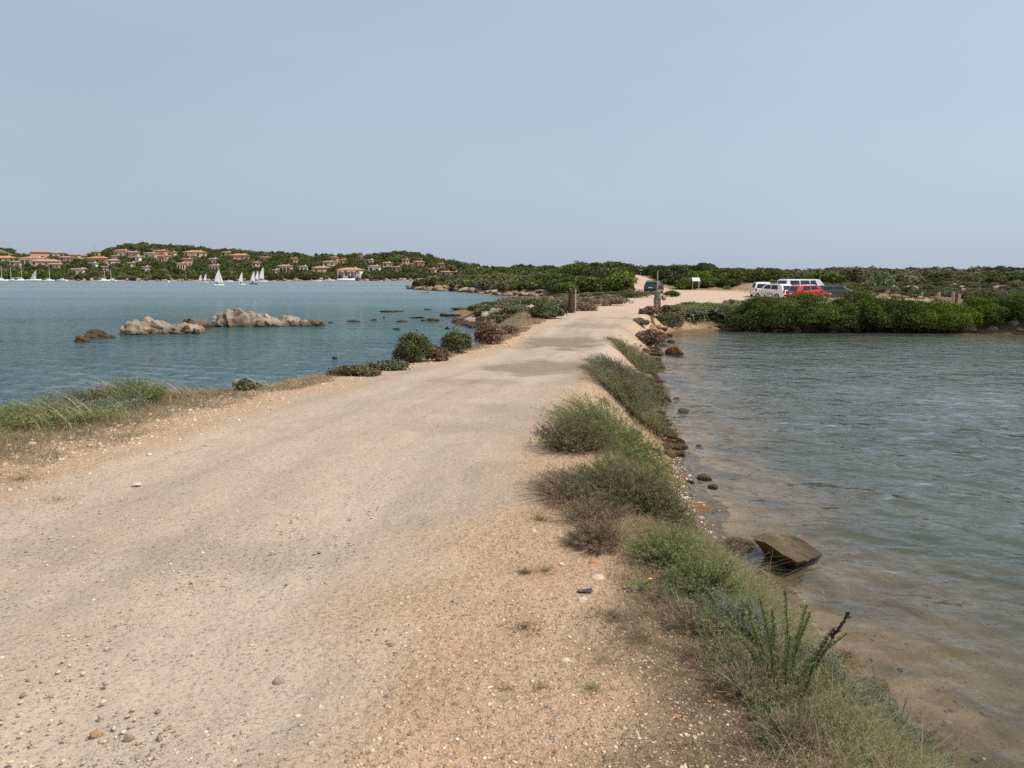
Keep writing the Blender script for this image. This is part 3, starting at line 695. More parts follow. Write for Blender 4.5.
def sprig_shrub(name, seed, loc, w, dpt, h, nstem, nleaf, leaf, lw, mat, label, cat='shrub', group=None, stem=None, **kw):
    rng = np.random.default_rng(seed)
    SV, SF, LV, LF, tt = sprig_arrays(rng, w, dpt, h, nstem, nleaf, leaf, lw, **kw)
    e = empty(name, loc); tag(e, label, cat, group)
    # settle each stem on the sloping ground
    def drop(V):
        X = V[:, 0] + loc[0]; Y = V[:, 1] + loc[1]
        g = terrain(X, Y)[0] - loc[2]; k = np.clip(1 - V[:, 2] / max(h, .01) * .35, 0, 1)
        V = V.copy(); V[:, 2] += np.clip(g, -1.2, .6) * k; return V
    link('foliage', mesh_np('foliage', drop(LV), LF, mat, {'tint': tt}), e)
    link('stem', mesh_np('stem', drop(SV), SF, stem or M_twig, {'tint': np.zeros(len(SV))}), e)
    nd = nstem // 3; a = rng.uniform(0, 6.28, nd); r = np.sqrt(rng.random(nd)) * .5
    V, F, T = blades(rng, np.stack([np.cos(a) * r * w, np.sin(a) * r * dpt, np.zeros(nd)], 1), h * rng.uniform(.45, 1.3, nd), rng.normal(0, .5, (nd, 2)), np.full(nd, max(.0011, .00022 * abs(loc[1]))), rng.uniform(.1, .6, nd))
    link('dry_stalks', mesh_np('dry_stalks', drop(V), F, L_grass, {'tint': T}), e)
    return e
def blades(rng, B, h, lean, width, tint, segs=3, bend=.5):
    """B (n,3) bases, h (n,), lean (n,2) horizontal reach / height"""
    n = len(B); ts = np.linspace(0, 1, segs + 1)
    side = np.stack([rng.normal(0, 1, n), rng.normal(0, 1, n), np.zeros(n)], 1); side /= np.linalg.norm(side, axis=1)[:, None]
    rows = []
    for t in ts:
        c = B + np.stack([lean[:, 0] * h * t ** 1.8, lean[:, 1] * h * t ** 1.8, h * (t - bend * .4 * t ** 2.5)], 1)
        wd = (width * (1 - t * .85))[:, None]; rows.append(c - side * wd); rows.append(c + side * wd)
    V = np.stack(rows, 1); k = 2 * (segs + 1); V = V.reshape(-1, 3)
    i = (np.arange(n)[:, None] * k + np.arange(segs)[None] * 2).ravel(); F = np.stack([i, i + 1, i + 3, i + 2], 1)
    return V, F, np.repeat(tint, k)

# ---- the named shrubs of the right bank (px,py of the foot, size in metres)
def spot(px, py):
    return on_ground(px, py)
def shrub_at(name, seed, px, py, w, d, h, ns, nl, leaf, lw, mat, label, **kw):
    X, Y, Z = spot(px, py); return sprig_shrub(name, seed, (X, Y, Z), w, d, h, ns, nl, leaf, lw, mat, label, **kw)
shrub_at('green_shrub', 1, 613, 446, 1.3, 1.6, .44, 900, 24, .035, .006, L_green, 'broad bright green shrub, widest on the right bank, beside the dark rocks', hv=.45)
shrub_at('green_shrub', 2, 575, 448, .62, .8, .30, 500, 22, .035, .006, L_olive, 'low olive green shrub spilling onto the road edge left of the broad green one', hv=.4)
shrub_at('olive_shrub', 3, 625, 406, 1.3, 2.4, .46, 1200, 22, .045, .009, L_olive, 'dull olive shrub on the right bank, next beyond the broad bright green one')
shrub_at('grey_shrub', 4, 622, 386, 1.2, 2.4, .44, 900, 20, .05, .010, L_grey, 'grey green long low shrub beside the pale block of stone')
shrub_at('grey_shrub', 18, 648, 392, .7, 2.2, .32, 500, 20, .05, .010, L_olive, 'darker olive shrub between the grey green long one and the water rocks')
shrub_at('grey_shrub', 5, 634, 363, 1.35, 2.6, .46, 850, 20, .055, .012, L_olive, 'brownish olive bush by the broad pale slab near the turn of the bank')
shrub_at('needle_shrub', 6, 622, 496, .7, .9, .27, 700, 26, .026, .004, L_olive, 'dark olive fine needled shrub at the head of the ochre beach', tilt=.9, hv=.4)
shrub_at('needle_shrub', 61, 652, 512, .42, .5, .24, 500, 24, .024, .004, L_olive, 'olive shrub with brown tips overhanging the ochre beach', tilt=.9, hv=.4)
shrub_at('dry_shrub', 7, 570, 494, .55, .8, .16, 700, 16, .026, .003, L_brown, 'dry pale brown tangle of stems beside the track below the green shrubs', stem=M_drytwig, hv=.5)
shrub_at('dry_shrub', 71, 596, 520, .4, .45, .15, 450, 16, .022, .003, L_brown, 'dry stems between the pale brown tangle and the dark brown bush', stem=M_drytwig, hv=.5)
shrub_at('dry_shrub', 8, 596, 546, .30, .34, .13, 400, 18, .018, .003, L_brown, 'dark brown dry bush at the road side, nearest the scattered white stones', stem=M_twig, hv=.4)
shrub_at('flowering_shrub', 9, 668, 560, .40, .45, .18, 380, 24, .020, .0035, L_green, 'light green shrub with tiny yellow flower heads in the middle of the right bank', hv=.5)
shrub_at('leafy_shrub', 10, 706, 592, .36, .4, .18, 400, 26, .018, .0035, L_green, 'grassy green shrub on the bank just below the yellow flowered one', hv=.5)
shrub_at('leafy_shrub', 11, 742, 632, .30, .34, .17, 380, 26, .016, .003, L_silver, 'grey green leafy shrub between the grassy one and the tall upright plant', hv=.5)
shrub_at('leafy_shrub', 15, 690, 626, .22, .26, .10, 180, 22, .016, .0025, L_brown, 'brown withered shrub below the round leaved weed on the near bank', stem=M_drytwig, hv=.5)
shrub_at('leafy_shrub', 16, 752, 690, .26, .26, .11, 220, 22, .015, .0022, L_brown, 'tangle of grey brown twigs at the foot of the tall upright plant', stem=M_drytwig, hv=.5)
shrub_at('silvery_shrub', 12, 890, 750, .42, .42, .26, 1500, 40, .013, .0042, L_silver, 'silvery green bush at the bottom right corner of the bank', tilt=1.0, hv=.4)
shrub_at('silvery_shrub', 13, 836, 700, .30, .30, .20, 800, 34, .012, .0038, L_silver, 'smaller grey green bush between the tall plant and the silvery corner one', hv=.45)
shrub_at('dry_shrub', 17, 795, 742, .22, .2, .10, 220, 20, .014, .002, L_brown, 'reddish dry stems in front of the smaller grey green bush', stem=M_drytwig, hv=.5)
# tall upright plant with individual shoots
def tall_plant():
    X, Y, Z = spot(785, 690); rng = np.random.default_rng(14); e = empty('tall_plant', (X, Y, Z))
    tag(e, 'tall upright green plant with feathery shoots standing highest on the near bank', 'plant')
    SVs = []; SFs = []; LVs = []; LFs = []; T = []; b = 0; c = 0
    for k, (dx, dy, hh) in enumerate([(-.06, .04, .36), (.01, .03, .41), (.04, -.02, .37), (-.11, 0, .31), (.13, 0, .28), (-.03, -.06, .30), (.09, .06, .31), (-.16, .05, .26), (.18, .03, .22), (0, .1, .27), (.02, -.1, .24), (-.08, .1, .3)]):
        t = np.linspace(0, 1, 7); wob = .012 * math.sin(k * 2.1); S = np.stack([dx * .5 + dx * .9 * t ** 1.5 + wob * np.sin(t * 4), dy + dy * t + .02 * math.cos(k) * t ** 2, hh * t * (1 - .06 * t)], 1)
        for q in range(2):
            sv = np.array([[.002, 0, 0], [0, .002, 0]][q]); V = np.stack([S - sv, S + sv], 1).reshape(-1, 3)
            i = np.arange(6) * 2; SVs.append(V); SFs.append(np.stack([i, i + 1, i + 3, i + 2], 1) + b); b += 14
        n = 420; tt = rng.uniform(.15, 1, n); P = np.stack([dx * .5 + dx * .9 * tt ** 1.5 + wob * np.sin(tt * 4), dy + dy * tt + .02 * math.cos(k) * tt ** 2, hh * tt * (1 - .06 * tt)], 1)
        a = rng.uniform(0, 6.28, n); L = .030 * (1.15 - tt * .75) * rng.uniform(.6, 1.2, n); D = np.stack([np.cos(a), np.sin(a), np.full(n, .75)], 1); D /= np.linalg.norm(D, axis=1)[:, None]
        sdv = np.cross(D, rng.normal(0, 1, (n, 3))); sdv /= np.linalg.norm(sdv, axis=1)[:, None]
        V = np.stack([P, P + D * L[:, None] * .5 + sdv * .0017, P + D * L[:, None], P + D * L[:, None] * .5 - sdv * .0017], 1).reshape(-1, 3)
        LVs.append(V); LFs.append(np.arange(4 * n).reshape(-1, 4) + c); c += 4 * n; T.append(np.repeat(np.clip(rng.normal(.45, .15, n) + tt * .15, 0, 1), 4))
    link('foliage', mesh_np('foliage', np.concatenate(LVs), np.concatenate(LFs), L_green, {'tint': np.concatenate(T)}), e)
    link('stem', mesh_np('stem', np.concatenate(SVs), np.concatenate(SFs), M_twig, {}), e)
tall_plant()
def dead_spike():
    X, Y, Z = spot(800, 700); e = empty('dead_flower_spike', (X, Y, Z)); tag(e, 'leaning stem with a blackish dried seed head right of the tall green plant', 'plant')
    tip = Vector((.17, .02, .33)); mb = MB(); prev = Vector((0, 0, 0))
    for k in range(1, 7):
        t = k / 6; p = Vector((tip.x * t ** 1.2, tip.y * t, tip.z * t)); mb.tube(prev, p, .004 * (1.2 - t * .6), .004 * (1.1 - t * .6), 6); prev = p
    mb.build('stem', M_twig, e)
    mb = MB(); rnd = random.Random(3)
    for k in range(26):
        t = rnd.uniform(.72, 1.03); c = Vector((tip.x * t ** 1.2, tip.y * t, tip.z * t)); q = c + Vector((rnd.gauss(0, .008), rnd.gauss(0, .008), rnd.gauss(0, .006)))
        mb.tube(c, q + Vector((.004, 0, .012)), .0065, .002, 5)
    mb.build('seed_head', mat_plain('dried_seed_head', (.05, .03, .025), .9, .1), e)
    V, F, T = blades(np.random.default_rng(5), np.stack([tip.x * np.linspace(.2, .7, 60) ** 1.2, np.zeros(60), tip.z * np.linspace(.2, .7, 60)], 1), np.full(60, .03), RN.normal(0, .8, (60, 2)), np.full(60, .0025), np.full(60, .5))
    link('leaf_sprays', mesh_np('leaf_sprays', V, F, L_olive, {'tint': T}), e)
dead_spike()
# broad-leaved weed with a yellow flower
def weed():
    X, Y, Z = spot(640, 592); e = empty('leafy_weed', (X, Y, Z)); tag(e, 'small weed with round fresh green leaves and one yellow flower at the track side', 'plant')
    rng = random.Random(4); mb = MB()
    for k in range(26):
        a = rng.uniform(0, 6.28); r = rng.uniform(.01, .065); h = rng.uniform(.01, .05); s = rng.uniform(.007, .014); c = Vector((math.cos(a) * r, math.sin(a) * r, h)); ax = Vector((math.cos(a), math.sin(a), .25)).normalized(); sd_ = ax.cross(Vector((0, 0, 1))).normalized(); up = Vector((0, 0, .004))
        ring = [c + ax * s * math.cos(q) + sd_ * s * .8 * math.sin(q) - up * (abs(math.sin(q))) for q in np.linspace(0, 2 * math.pi, 8, False)]
        mb.add(ring + [c + up], [(i, (i + 1) % 8, 8) for i in range(8)])
    mb.build('leaf', mat_plain('weed_leaf', (.11, .18, .05), .8, .1, .35, 40), e)
    mb = MB(); mb.tube((.0, 0, 0), (.05, -.01, .07), .0015, .001, 5).build('stem', M_twig, e)
    mb = MB()
    for k in range(8):
        q = k * math.pi / 4; c = Vector((.05, -.01, .072)); p = Vector((math.cos(q), math.sin(q), .2)); s_ = Vector((-math.sin(q), math.cos(q), 0))
        mb.add([c, c + p * .006 + s_ * .003, c + p * .011, c + p * .006 - s_ * .003], [(0, 1, 2, 3)])
    mb.build('flower', mat_plain('yellow_petal', (.8, .6, .02), .5, .3, .05), e)
weed()

# ---- the named bushes of the left bank
def lbush(name, seed, px, py, w, h, nleaf, leaf, mat, label, cat='bush', dep=1.0, group=None, back=.35, **kw):
    X, Y, Z = spot(px, py); sc = Y / FPX
    return bush_parts(name, seed, w * sc, w * sc * dep, h * sc, nleaf, leaf, mat, (X, Y + w * sc * dep * back, Z - .03), label, cat, group, **kw)
lbush('round_bush', 21, 412, 363, 40, 28, 12000, .028, L_bushy, 'round dark green bush on the left bank, largest of those beside the track', jag=.2, lobes=22, lr0=.2, lr1=.36)
lbush('brown_bush', 22, 437, 362, 22, 15, 2500, .035, L_red, 'low dry brown bush squeezed between two round green bushes', jag=.2)
lbush('round_bush', 23, 456, 354, 28, 21, 8000, .03, L_bushy, 'smaller round dark green bush right of the dry brown one, left bank', jag=.22, lobes=20, lr0=.2, lr1=.36)
lbush('reddish_bush', 24, 489, 345, 28, 23, 3500, .05, L_red, 'reddish brown dry bush where the left bank narrows, before the pale stones', jag=.2)
lbush('reddish_bush', 25, 507, 336, 24, 10, 1800, .05, L_red, 'flat reddish brown mat of twigs right of the dry bush on the left bank', jag=.2)
lbush('dark_tuft', 26, 487, 328, 18, 12, 1500, .05, L_brown, 'dark brown bush perched behind the reddish one on the left bank', jag=.2)
lbush('low_mat', 27, 350, 376, 60, 10, 3500, .035, L_olive, 'low greyish olive mat of plants along the left road edge before the round bush', dep=.5, jag=.2)
lbush('low_mat', 28, 385, 371, 40, 11, 2500, .035, L_grey, 'grey green mat of plants touching the largest round bush', dep=.5, jag=.2)
lbush('dry_tuft', 29, 243, 391, 30, 11, 1800, .03, L_olive, 'small dry tuft beside a pinkish stone on the edge of the left bank', dep=.7, jag=.25)
shrub_at('bank_shrub', 30, 22, 424, 1.9, 1.1, .24, 800, 26, .03, .006, L_green, 'spreading bright green shrub at the left edge of the photo above the water', hv=.4)
shrub_at('bank_shrub', 31, 72, 412, 1.5, .9, .22, 600, 24, .032, .006, L_silver, 'grey green feathery shrub right of the bright green one on the left bank', hv=.5)
shrub_at('bank_shrub', 32, 132, 404, .8, .8, .34, 600, 28, .028, .006, L_green, 'small dark green shrub between straw tussocks on the left bank', hv=.4)
shrub_at('bank_shrub', 33, 100, 408, .8, .7, .28, 450, 24, .03, .006, L_grey, 'low grey green plant between the feathery shrub and the small dark one', hv=.5)
wrock('pink_stone', 236, 386, 10, 8, 270, M_granite, 'pinkish knob of stone beside the small dry tuft on the left bank', sub=3)
wrock('pale_stone', 427, 352, 9, 12, 271, M_granite, 'upright pale stone behind the bushes, between the two round green ones', sub=3)
for i, (px, py, w, h, m, lab) in enumerate([
    (505, 322, 46, 9, L_olive, 'yellowish green mat of plants on the pale stone bank'), (545, 319, 40, 12, L_bushy, 'bright green low bush left of the dark gate pillar'),
    (532, 309, 44, 10, L_olive, 'olive mat of plants on the far side of the left bank spit'), (478, 312, 18, 5, L_mastic, 'small green bush on the brown reef'),
    (556, 313, 28, 12, L_grey, 'grey green bush touching the dark gate pillar'), (585, 311, 34, 8, L_brown, 'dry brown bush right of the light wooden post'),
    (610, 306, 44, 8, L_brown, 'long dry brown bush behind the posts, along the upper road edge'), (516, 314, 30, 7, L_olive, 'low yellow green plant nearest the water on the spit'),
    (640, 298, 44, 8, L_bushy, 'flat green bush in front of the dark van'), (673, 297, 16, 6, L_mastic, 'small green bush right of the stone gate pillar, before the van')]):
    lbush('low_bush', 40 + i, px, py, w, h, 2600, .09, m, lab, dep=.8, jag=.2)
# right of the pillar: the grey green mats on the shore
for i, (px, py, w, h, m, lab) in enumerate([
    (650, 316, 20, 9, L_red, 'brownish bush at the foot of the stone gate pillar'), (648, 347, 20, 16, L_red, 'reddish brown bush at the corner where track and right water meet'),
    (672, 329, 36, 15, L_olive, 'olive green mat at the left end of the shoreline plants'), (700, 328, 44, 15, L_green, 'light green mat in the middle of the shoreline plants'),
    (728, 328, 36, 18, L_bushy, 'grey olive bush touching the left end of the tall green thicket'), (712, 315, 60, 10, L_green, 'pale green plants behind the shoreline mats below the sandy track'),
    (640, 325, 22, 6, L_brown, 'low dry brown patch of twigs left of the shoreline mats')]):
    lbush('shore_mat', 60 + i, px, py, w, h, 3000, .07, m, lab, dep=1.0, jag=.15)

# ---- the tall green thicket across the right water: one thing per mound
TH = [(768, 327, 60, 29, L_mastic, 'dark green mound at the left end of the tall thicket, before the white cars'),
      (810, 328, 84, 33, L_mastic, 'widest dark green mound of the tall thicket, below the silver minibus'),
      (862, 328, 66, 35.5, L_mastic, 'tallest green mound of the thicket, right of the red car'),
      (902, 328, 60, 28, L_mastic, 'lower green mound where the thicket dips'),
      (942, 328, 64, 26.5, L_lush, 'bright green mound of the thicket in front of the low broken wall'),
      (984, 324, 60, 24, L_lush, 'bright green mound of the thicket below the two short pale posts'),
      (1024, 319, 56, 24, L_mastic, 'dark green mound of the thicket at the right edge, above the rubble'),
      (1066, 318, 60, 28, L_mastic, 'green mound of the thicket beyond the right edge')]
for i, (px, py, w, h, m, lab) in enumerate(TH):
    lbush('thicket_mound', 80 + i, px, py + 4.5, w * 1.22, h * 1.12, 32000, .055, m, lab, dep=.75, back=.2, jag=.09, lobes=60, lr0=.13, lr1=.26)
lbush('thicket_mound', 90, 936, 328, 30, 15, 3000, .07, L_dark, 'small dark bush at the waterline in front of the bright green mounds', dep=.7, jag=.15)

# ------------------------------------------------------------------ hill scrub
def variants(name, mat, n, seed, nleaf, leaf, **kw):
    return [bush_mesh(name, seed + i, 2, 2, .9 + .25 * random.random(), nleaf, leaf, mat, **kw) for i in range(n)]
VB = {'mastic': variants('mastic_bush', L_mastic, 4, 500, 1700, .13, jag=.07), 'lush': variants('mastic_bush', L_lush, 2, 520, 1700, .13, jag=.07),
      'dark': variants('juniper_bush', L_dark, 3, 540, 1700, .12, jag=.07), 'grey': variants('grey_bush', L_grey, 2, 560, 1300, .12, jag=.14), 'olive': variants('olive_bush', L_olive, 3, 580, 1400, .12, jag=.12)}
def hill_candidates():
    pts = []
    for _ in range(14000):
        y = 50 + 250 * random.random() ** 1.3; u = random.uniform(-.2, .85); pts.append((u * y, y))
    return np.array(pts)
cand = hill_candidates(); cz, cd = terrain(cand[:, 0], cand[:, 1]); cr = road_d(cand[:, 0], cand[:, 1])
dn = fbm(cand[:, 0], cand[:, 1], .05, 3, 91)
grid = {}
chosen = []
for (x, y), z, d_, r_, q in zip(cand, cz, cd, cr, dn):
    if d_ < 2.2 or r_ > -1.6: continue
    if y < 92 and x < 24: continue                                            # open sand and the near bank
    if y < 63 or (x < 39 and y < 92): continue
    if .148 < x / y < .176 and 95 < y < 127: continue
    rad = random.uniform(.8, 1.8) * (1 + y / 400)
    slope_dry = (x > 26) and (62 < y < 100)
    if slope_dry and random.random() < (.8 if q > .45 or x < 34 else .35): continue
    if slope_dry: rad = random.uniform(.4, .95)
    k = (int(x // 3), int(y // 3)); ok = True
    for i in (-1, 0, 1):
        for j in (-1, 0, 1):
            for (a, b, c) in grid.get((k[0] + i, k[1] + j), ()):
                if (a - x) ** 2 + (b - y) ** 2 < (.62 * (c + rad)) ** 2: ok = False
    if not ok: continue
    grid.setdefault(k, []).append((x, y, rad)); chosen.append((x, y, z, rad, q, slope_dry))
chosen.sort(key=lambda c: -c[3] / c[1])
print('hill bushes', len(chosen))
KL = {'mastic': ('mastic_bush', 'rounded mid green bush in the scrub on the low hill behind the track', 'mid green hill bushes'),
      'lush': ('mastic_bush', 'brighter green bush in the scrub on the low hill behind the track', 'bright green hill bushes'),
      'dark': ('juniper_bush', 'blackish green bush in the scrub on the low hill behind the track', 'dark hill bushes'),
      'grey': ('grey_bush', 'dry grey bush among the scrub on the hill behind the track', 'grey hill bushes'),
      'olive': ('olive_bush', 'brownish olive bush in the scrub on the hill behind the track', 'olive hill bushes')}
def kind_for(x, y, q, dry):
    r = random.random()
    if dry: return 'grey' if r < .45 else 'olive' if r < .8 else 'dark'
    if x > 40: return 'dark' if r < .35 else 'olive' if r < .65 else 'grey' if r < .8 else 'mastic'
    if x < 8: return 'dark' if r < .4 else 'olive' if r < .75 else 'mastic' if r < .9 else 'grey'
    return 'mastic' if r < .36 else 'lush' if r < .46 else 'dark' if r < .78 else 'olive'
def in_view(x, y): return abs(x / y) < .70
inst = [c for c in chosen if in_view(c[0], c[1])][:280]; ids = set(id(c) for c in inst)
rest = [c for c in chosen if id(c) not in ids]
for (x, y, z, rad, q, dry) in inst:
    kd = kind_for(x, y, q, dry); nm, lab, grp = KL[kd]
    o = link(nm, random.choice(VB[kd]), None, (x, y, z - .15), random.uniform(0, 6.3), (rad * 1.1, rad * 1.1, rad * random.uniform(.75, 1.0)))
    tag(o, lab, 'bush', grp)
def merged(name, items, src, kindtag_label, cat):
    """many bushes as one stuff object, from the same variants, per material"""
    bymat = {}
    for (x, y, z, rad, me, hs) in items: bymat.setdefault(me, []).append((x, y, z, rad, hs))
    Vs = []; Fs = []; F3 = []; Ts = []; mats = []; MI = []; MI3 = []; b = 0
    for me, lst in bymat.items():
        n = len(me.vertices); co = np.empty(n * 3, np.float32); me.vertices.foreach_get('co', co); co = co.reshape(-1, 3)
        tn = np.empty(n, np.float32); me.attributes['tint'].data.foreach_get('value', tn)
        lt = np.empty(len(me.polygons), np.int32); me.polygons.foreach_get('loop_total', lt)
        vi = np.empty(len(me.loops), np.int32); me.loops.foreach_get('vertex_index', vi)
        nq = int((lt == 4).sum()); q = vi[:nq * 4].reshape(-1, 4); t3 = vi[nq * 4:].reshape(-1, 3)
        for mm in me.materials:
            if mm not in mats: mats.append(mm)
        a = mats.index(me.materials[0]); c = mats.index(me.materials[1])
        for (x, y, z, rad, hs) in lst:
            t = random.uniform(0, 6.28); cs, sn = math.cos(t), math.sin(t)
            X = (co[:, 0] * cs - co[:, 1] * sn) * rad + x; Y = (co[:, 0] * sn + co[:, 1] * cs) * rad + y; Z = co[:, 2] * rad * hs + z
            Vs.append(np.stack([X, Y, Z], 1)); Fs.append(q + b); F3.append(t3 + b); Ts.append(np.clip(tn + random.uniform(-.12, .12), 0, 1)); b += n
            MI.append(np.full(len(q), a)); MI3.append(np.full(len(t3), c))
    me = mesh_np(name, np.concatenate(Vs), [np.concatenate(Fs), np.concatenate(F3)], mats, {'tint': np.concatenate(Ts)}, False, np.concatenate(MI + MI3))
    return tag(link(name, me), kindtag_label, cat, None, 'stuff')
FARV = {k: [bush_mesh('scrub', 600 + 10 * i + j, 2, 2, 1, 420, .24, m, jag=.08) for j in range(2)] for i, (k, m) in enumerate([('mastic', L_mastic), ('lush', L_lush), ('dark', L_dark), ('grey', L_grey), ('olive', L_olive)])}
merged('maquis_scrub', [(x, y, z - .15, rad, random.choice((VB if y < 95 else FARV)[kind_for(x, y, q, dry)]), random.uniform(.7, 1.0)) for (x, y, z, rad, q, dry) in rest],
       None, 'dense evergreen scrub filling the hills behind the track', 'scrub')
for px, Y, r_, kd, lab in [(595, 122, 2.6, 'dark', 'high domed dark bush topping the low hill left of the sandy path'), (704, 118, 2.4, 'dark', 'domed dark bush on the skyline right of the white board'), (548, 128, 1.9, 'mastic', 'rounded bush on the left shoulder of the low hill'),
                           (655, 116, 2.0, 'mastic', 'rounded bush on the skyline right of the sandy path'), (577, 124, 2.0, 'mastic', 'rounded bush left of the high domed one on the low hill'), (985, 60, 1.3, 'dark', 'dark green bush behind the two short pale posts')]:
    X = at(px, 270, Y); o = link('juniper_bush' if kd == 'dark' else 'mastic_bush', VB[kd][0], None, (X, Y, gz(X, Y) - .1), random.uniform(0, 6), (r_, r_, r_ * .85)); tag(o, lab, 'bush')
# the point with its own dense bushes
PV = []
for _ in range(900):
    y = random.uniform(118, 300); x = random.uniform(-27, 6); 
    if poly_sd(np.array([x]), np.array([y]), SHORE)[0] > 2.2: PV.append((x, y))
items = []
for x, y in PV[:260]:
    items.append((x, y, gz(x, y) - .3, random.uniform(1.5, 2.6), random.choice(FARV['dark'] + FARV['olive'] + FARV['mastic']), random.uniform(.7, .95)))
merged('point_scrub', items, None, 'dark low scrub covering the rocky point across the left water', 'scrub')
# agaves / prickly pears on the skyline at the right
def pear_mesh(seed):
    rnd = random.Random(seed); mb = MB()
    def pad(c, up, s, lvl):
        sd_ = up.cross(Vector((rnd.gauss(0, 1), rnd.gauss(0, 1), .1))).normalized(); n = up.cross(sd_).normalized(); N = 10
        V = []
        for k in range(N):
            q = 2 * math.pi * k / N; r = s * (.42 + .1 * math.cos(q)); p = c + up * (s * .5 + math.cos(q) * s * .5) + sd_ * math.sin(q) * r; V += [p - n * .02, p + n * .02]
        F = [(2 * k, 2 * ((k + 1) % N), 2 * ((k + 1) % N) + 1, 2 * k + 1) for k in range(N)] + [tuple(2 * k for k in range(N - 1, -1, -1)), tuple(2 * k + 1 for k in range(N))]
        mb.add(V, F)
        if lvl < 4:
            for _ in range(rnd.choice((1, 2, 2, 3))):
                d = (up + sd_ * rnd.uniform(-.9, .9) + n * rnd.uniform(-.5, .5)).normalized(); pad(c + up * s * .92 + sd_ * rnd.uniform(-.15, .15), d, s * rnd.uniform(.75, .95), lvl + 1)
    for k in range(5): pad(Vector((rnd.uniform(-.6, .6), rnd.uniform(-.4, .4), 0)), Vector((rnd.uniform(-.3, .3), rnd.uniform(-.3, .3), 1)).normalized(), .5, 0)
    return mb.mesh('prickly_pear', mat_pear)
mat_pear = mat_plain('cactus_pad', (.16, .21, .11), .6, .3, .2, 2)
PM = [pear_mesh(s) for s in (1, 2, 3)]
for i, (px, Y, s) in enumerate([(884, 96, 1.3), (888, 98, 1.0), (877, 97, .9), (932, 108, 1.3), (938, 109, 1.2), (928, 107, .9), (972, 108, 1.0), (1016, 104, 1.3), (1022, 103, 1.2), (890, 84, 1.1), (873, 90, .8), (962, 109, 1)]):
    X = at(px, 276, Y); s *= .65; o = link('prickly_pear', PM[i % 3], None, (X, Y, gz(X, Y) + .3), random.uniform(0, 6), (s, s, s)); tag(o, 'pale green prickly pear cactus rising from the scrub on the right', 'cactus', 'prickly pears on the right hill')

# ------------------------------------------------------------------ the village across the bay
M_wall = [mat_plain('cream_render', (.62, .50, .38), .9, .1, .08, .3), mat_plain('white_render', (.78, .75, .70), .9, .1, .05, .3), mat_plain('pink_render', (.58, .36, .25), .9, .1, .08, .3), mat_plain('yellow_render', (.66, .52, .27), .9, .1, .08, .3)]
M_roof = [mat_plain('terracotta_tiles', (.44, .21, .13), .9, .1, .22, .8), mat_plain('faded_tiles', (.40, .27, .20), .9, .1, .2, .8), mat_plain('orange_tiles', (.52, .25, .14), .9, .1, .2, .8)]
M_open = mat_plain('dark_opening', (.05, .045, .04), .3, .5); M_frame = mat_plain('white_trim', (.7, .68, .62), .6, .3, .05)
def house(loc, w, d, h, rz, wall, roof, label, hip=True, porch=False, roofh=None):
    e = empty('village_house', loc, rz); tag(e, label, 'house'); rh = roofh or d * .16
    MB().box((0, 0, h / 2 - 2), (w, d, h + 4)).build('wall', wall, e)
    ov = .7; x, y = w / 2 + ov, d / 2 + ov; ins = min(y, x * .8) if hip else 0; mb = MB()
    mb.add([(-x, -y, h), (x, -y, h), (x, y, h), (-x, y, h), (-x + ins, 0, h + rh), (x - ins, 0, h + rh), (-x, -y, h + .25), (x, -y, h + .25), (x, y, h + .25), (-x, y, h + .25)],
           [(3, 2, 1, 0), (0, 1, 7, 6), (1, 2, 8, 7), (2, 3, 9, 8), (3, 0, 6, 9), (6, 7, 5, 4), (8, 9, 4, 5), (7, 8, 5), (9, 6, 4)])
    r = mb.build('roof', roof, e)
    MB().box((w * .22, d * .12, h + rh * .8), (.9, .9, 1.6)).build('chimney', wall, r)
    n = max(2, int(w / 3.6)); fl = max(1, int(h / 2.9))
    for f in range(fl):
        for k in range(n):
            xx = -w / 2 + w * (k + .5) / n; ww, hh = (1.7, 2.0) if (k + f) % 2 == 0 else (1.1, 1.2)
            fr = MB().box((xx, -d / 2 - .03, f * 2.9 + 1.5), (ww + .3, .12, hh + .3)).build('window', M_frame, e)
            MB().box((xx, -d / 2 - .08, f * 2.9 + 1.5), (ww, .1, hh)).build('pane', M_open, fr)
    if porch:
        p = MB(); p.box((0, -d / 2 - 1.7, h * .72), (w * .86, 3.2, .3))
        p.build('porch_roof', roof, e)
        for k in range(4): MB().box((-w * .4 + w * .8 * k / 3, -d / 2 - 3.0, h * .36 - 1), (.45, .45, h * .72 + 1.7)).build('porch_column', wall, e)
    return e
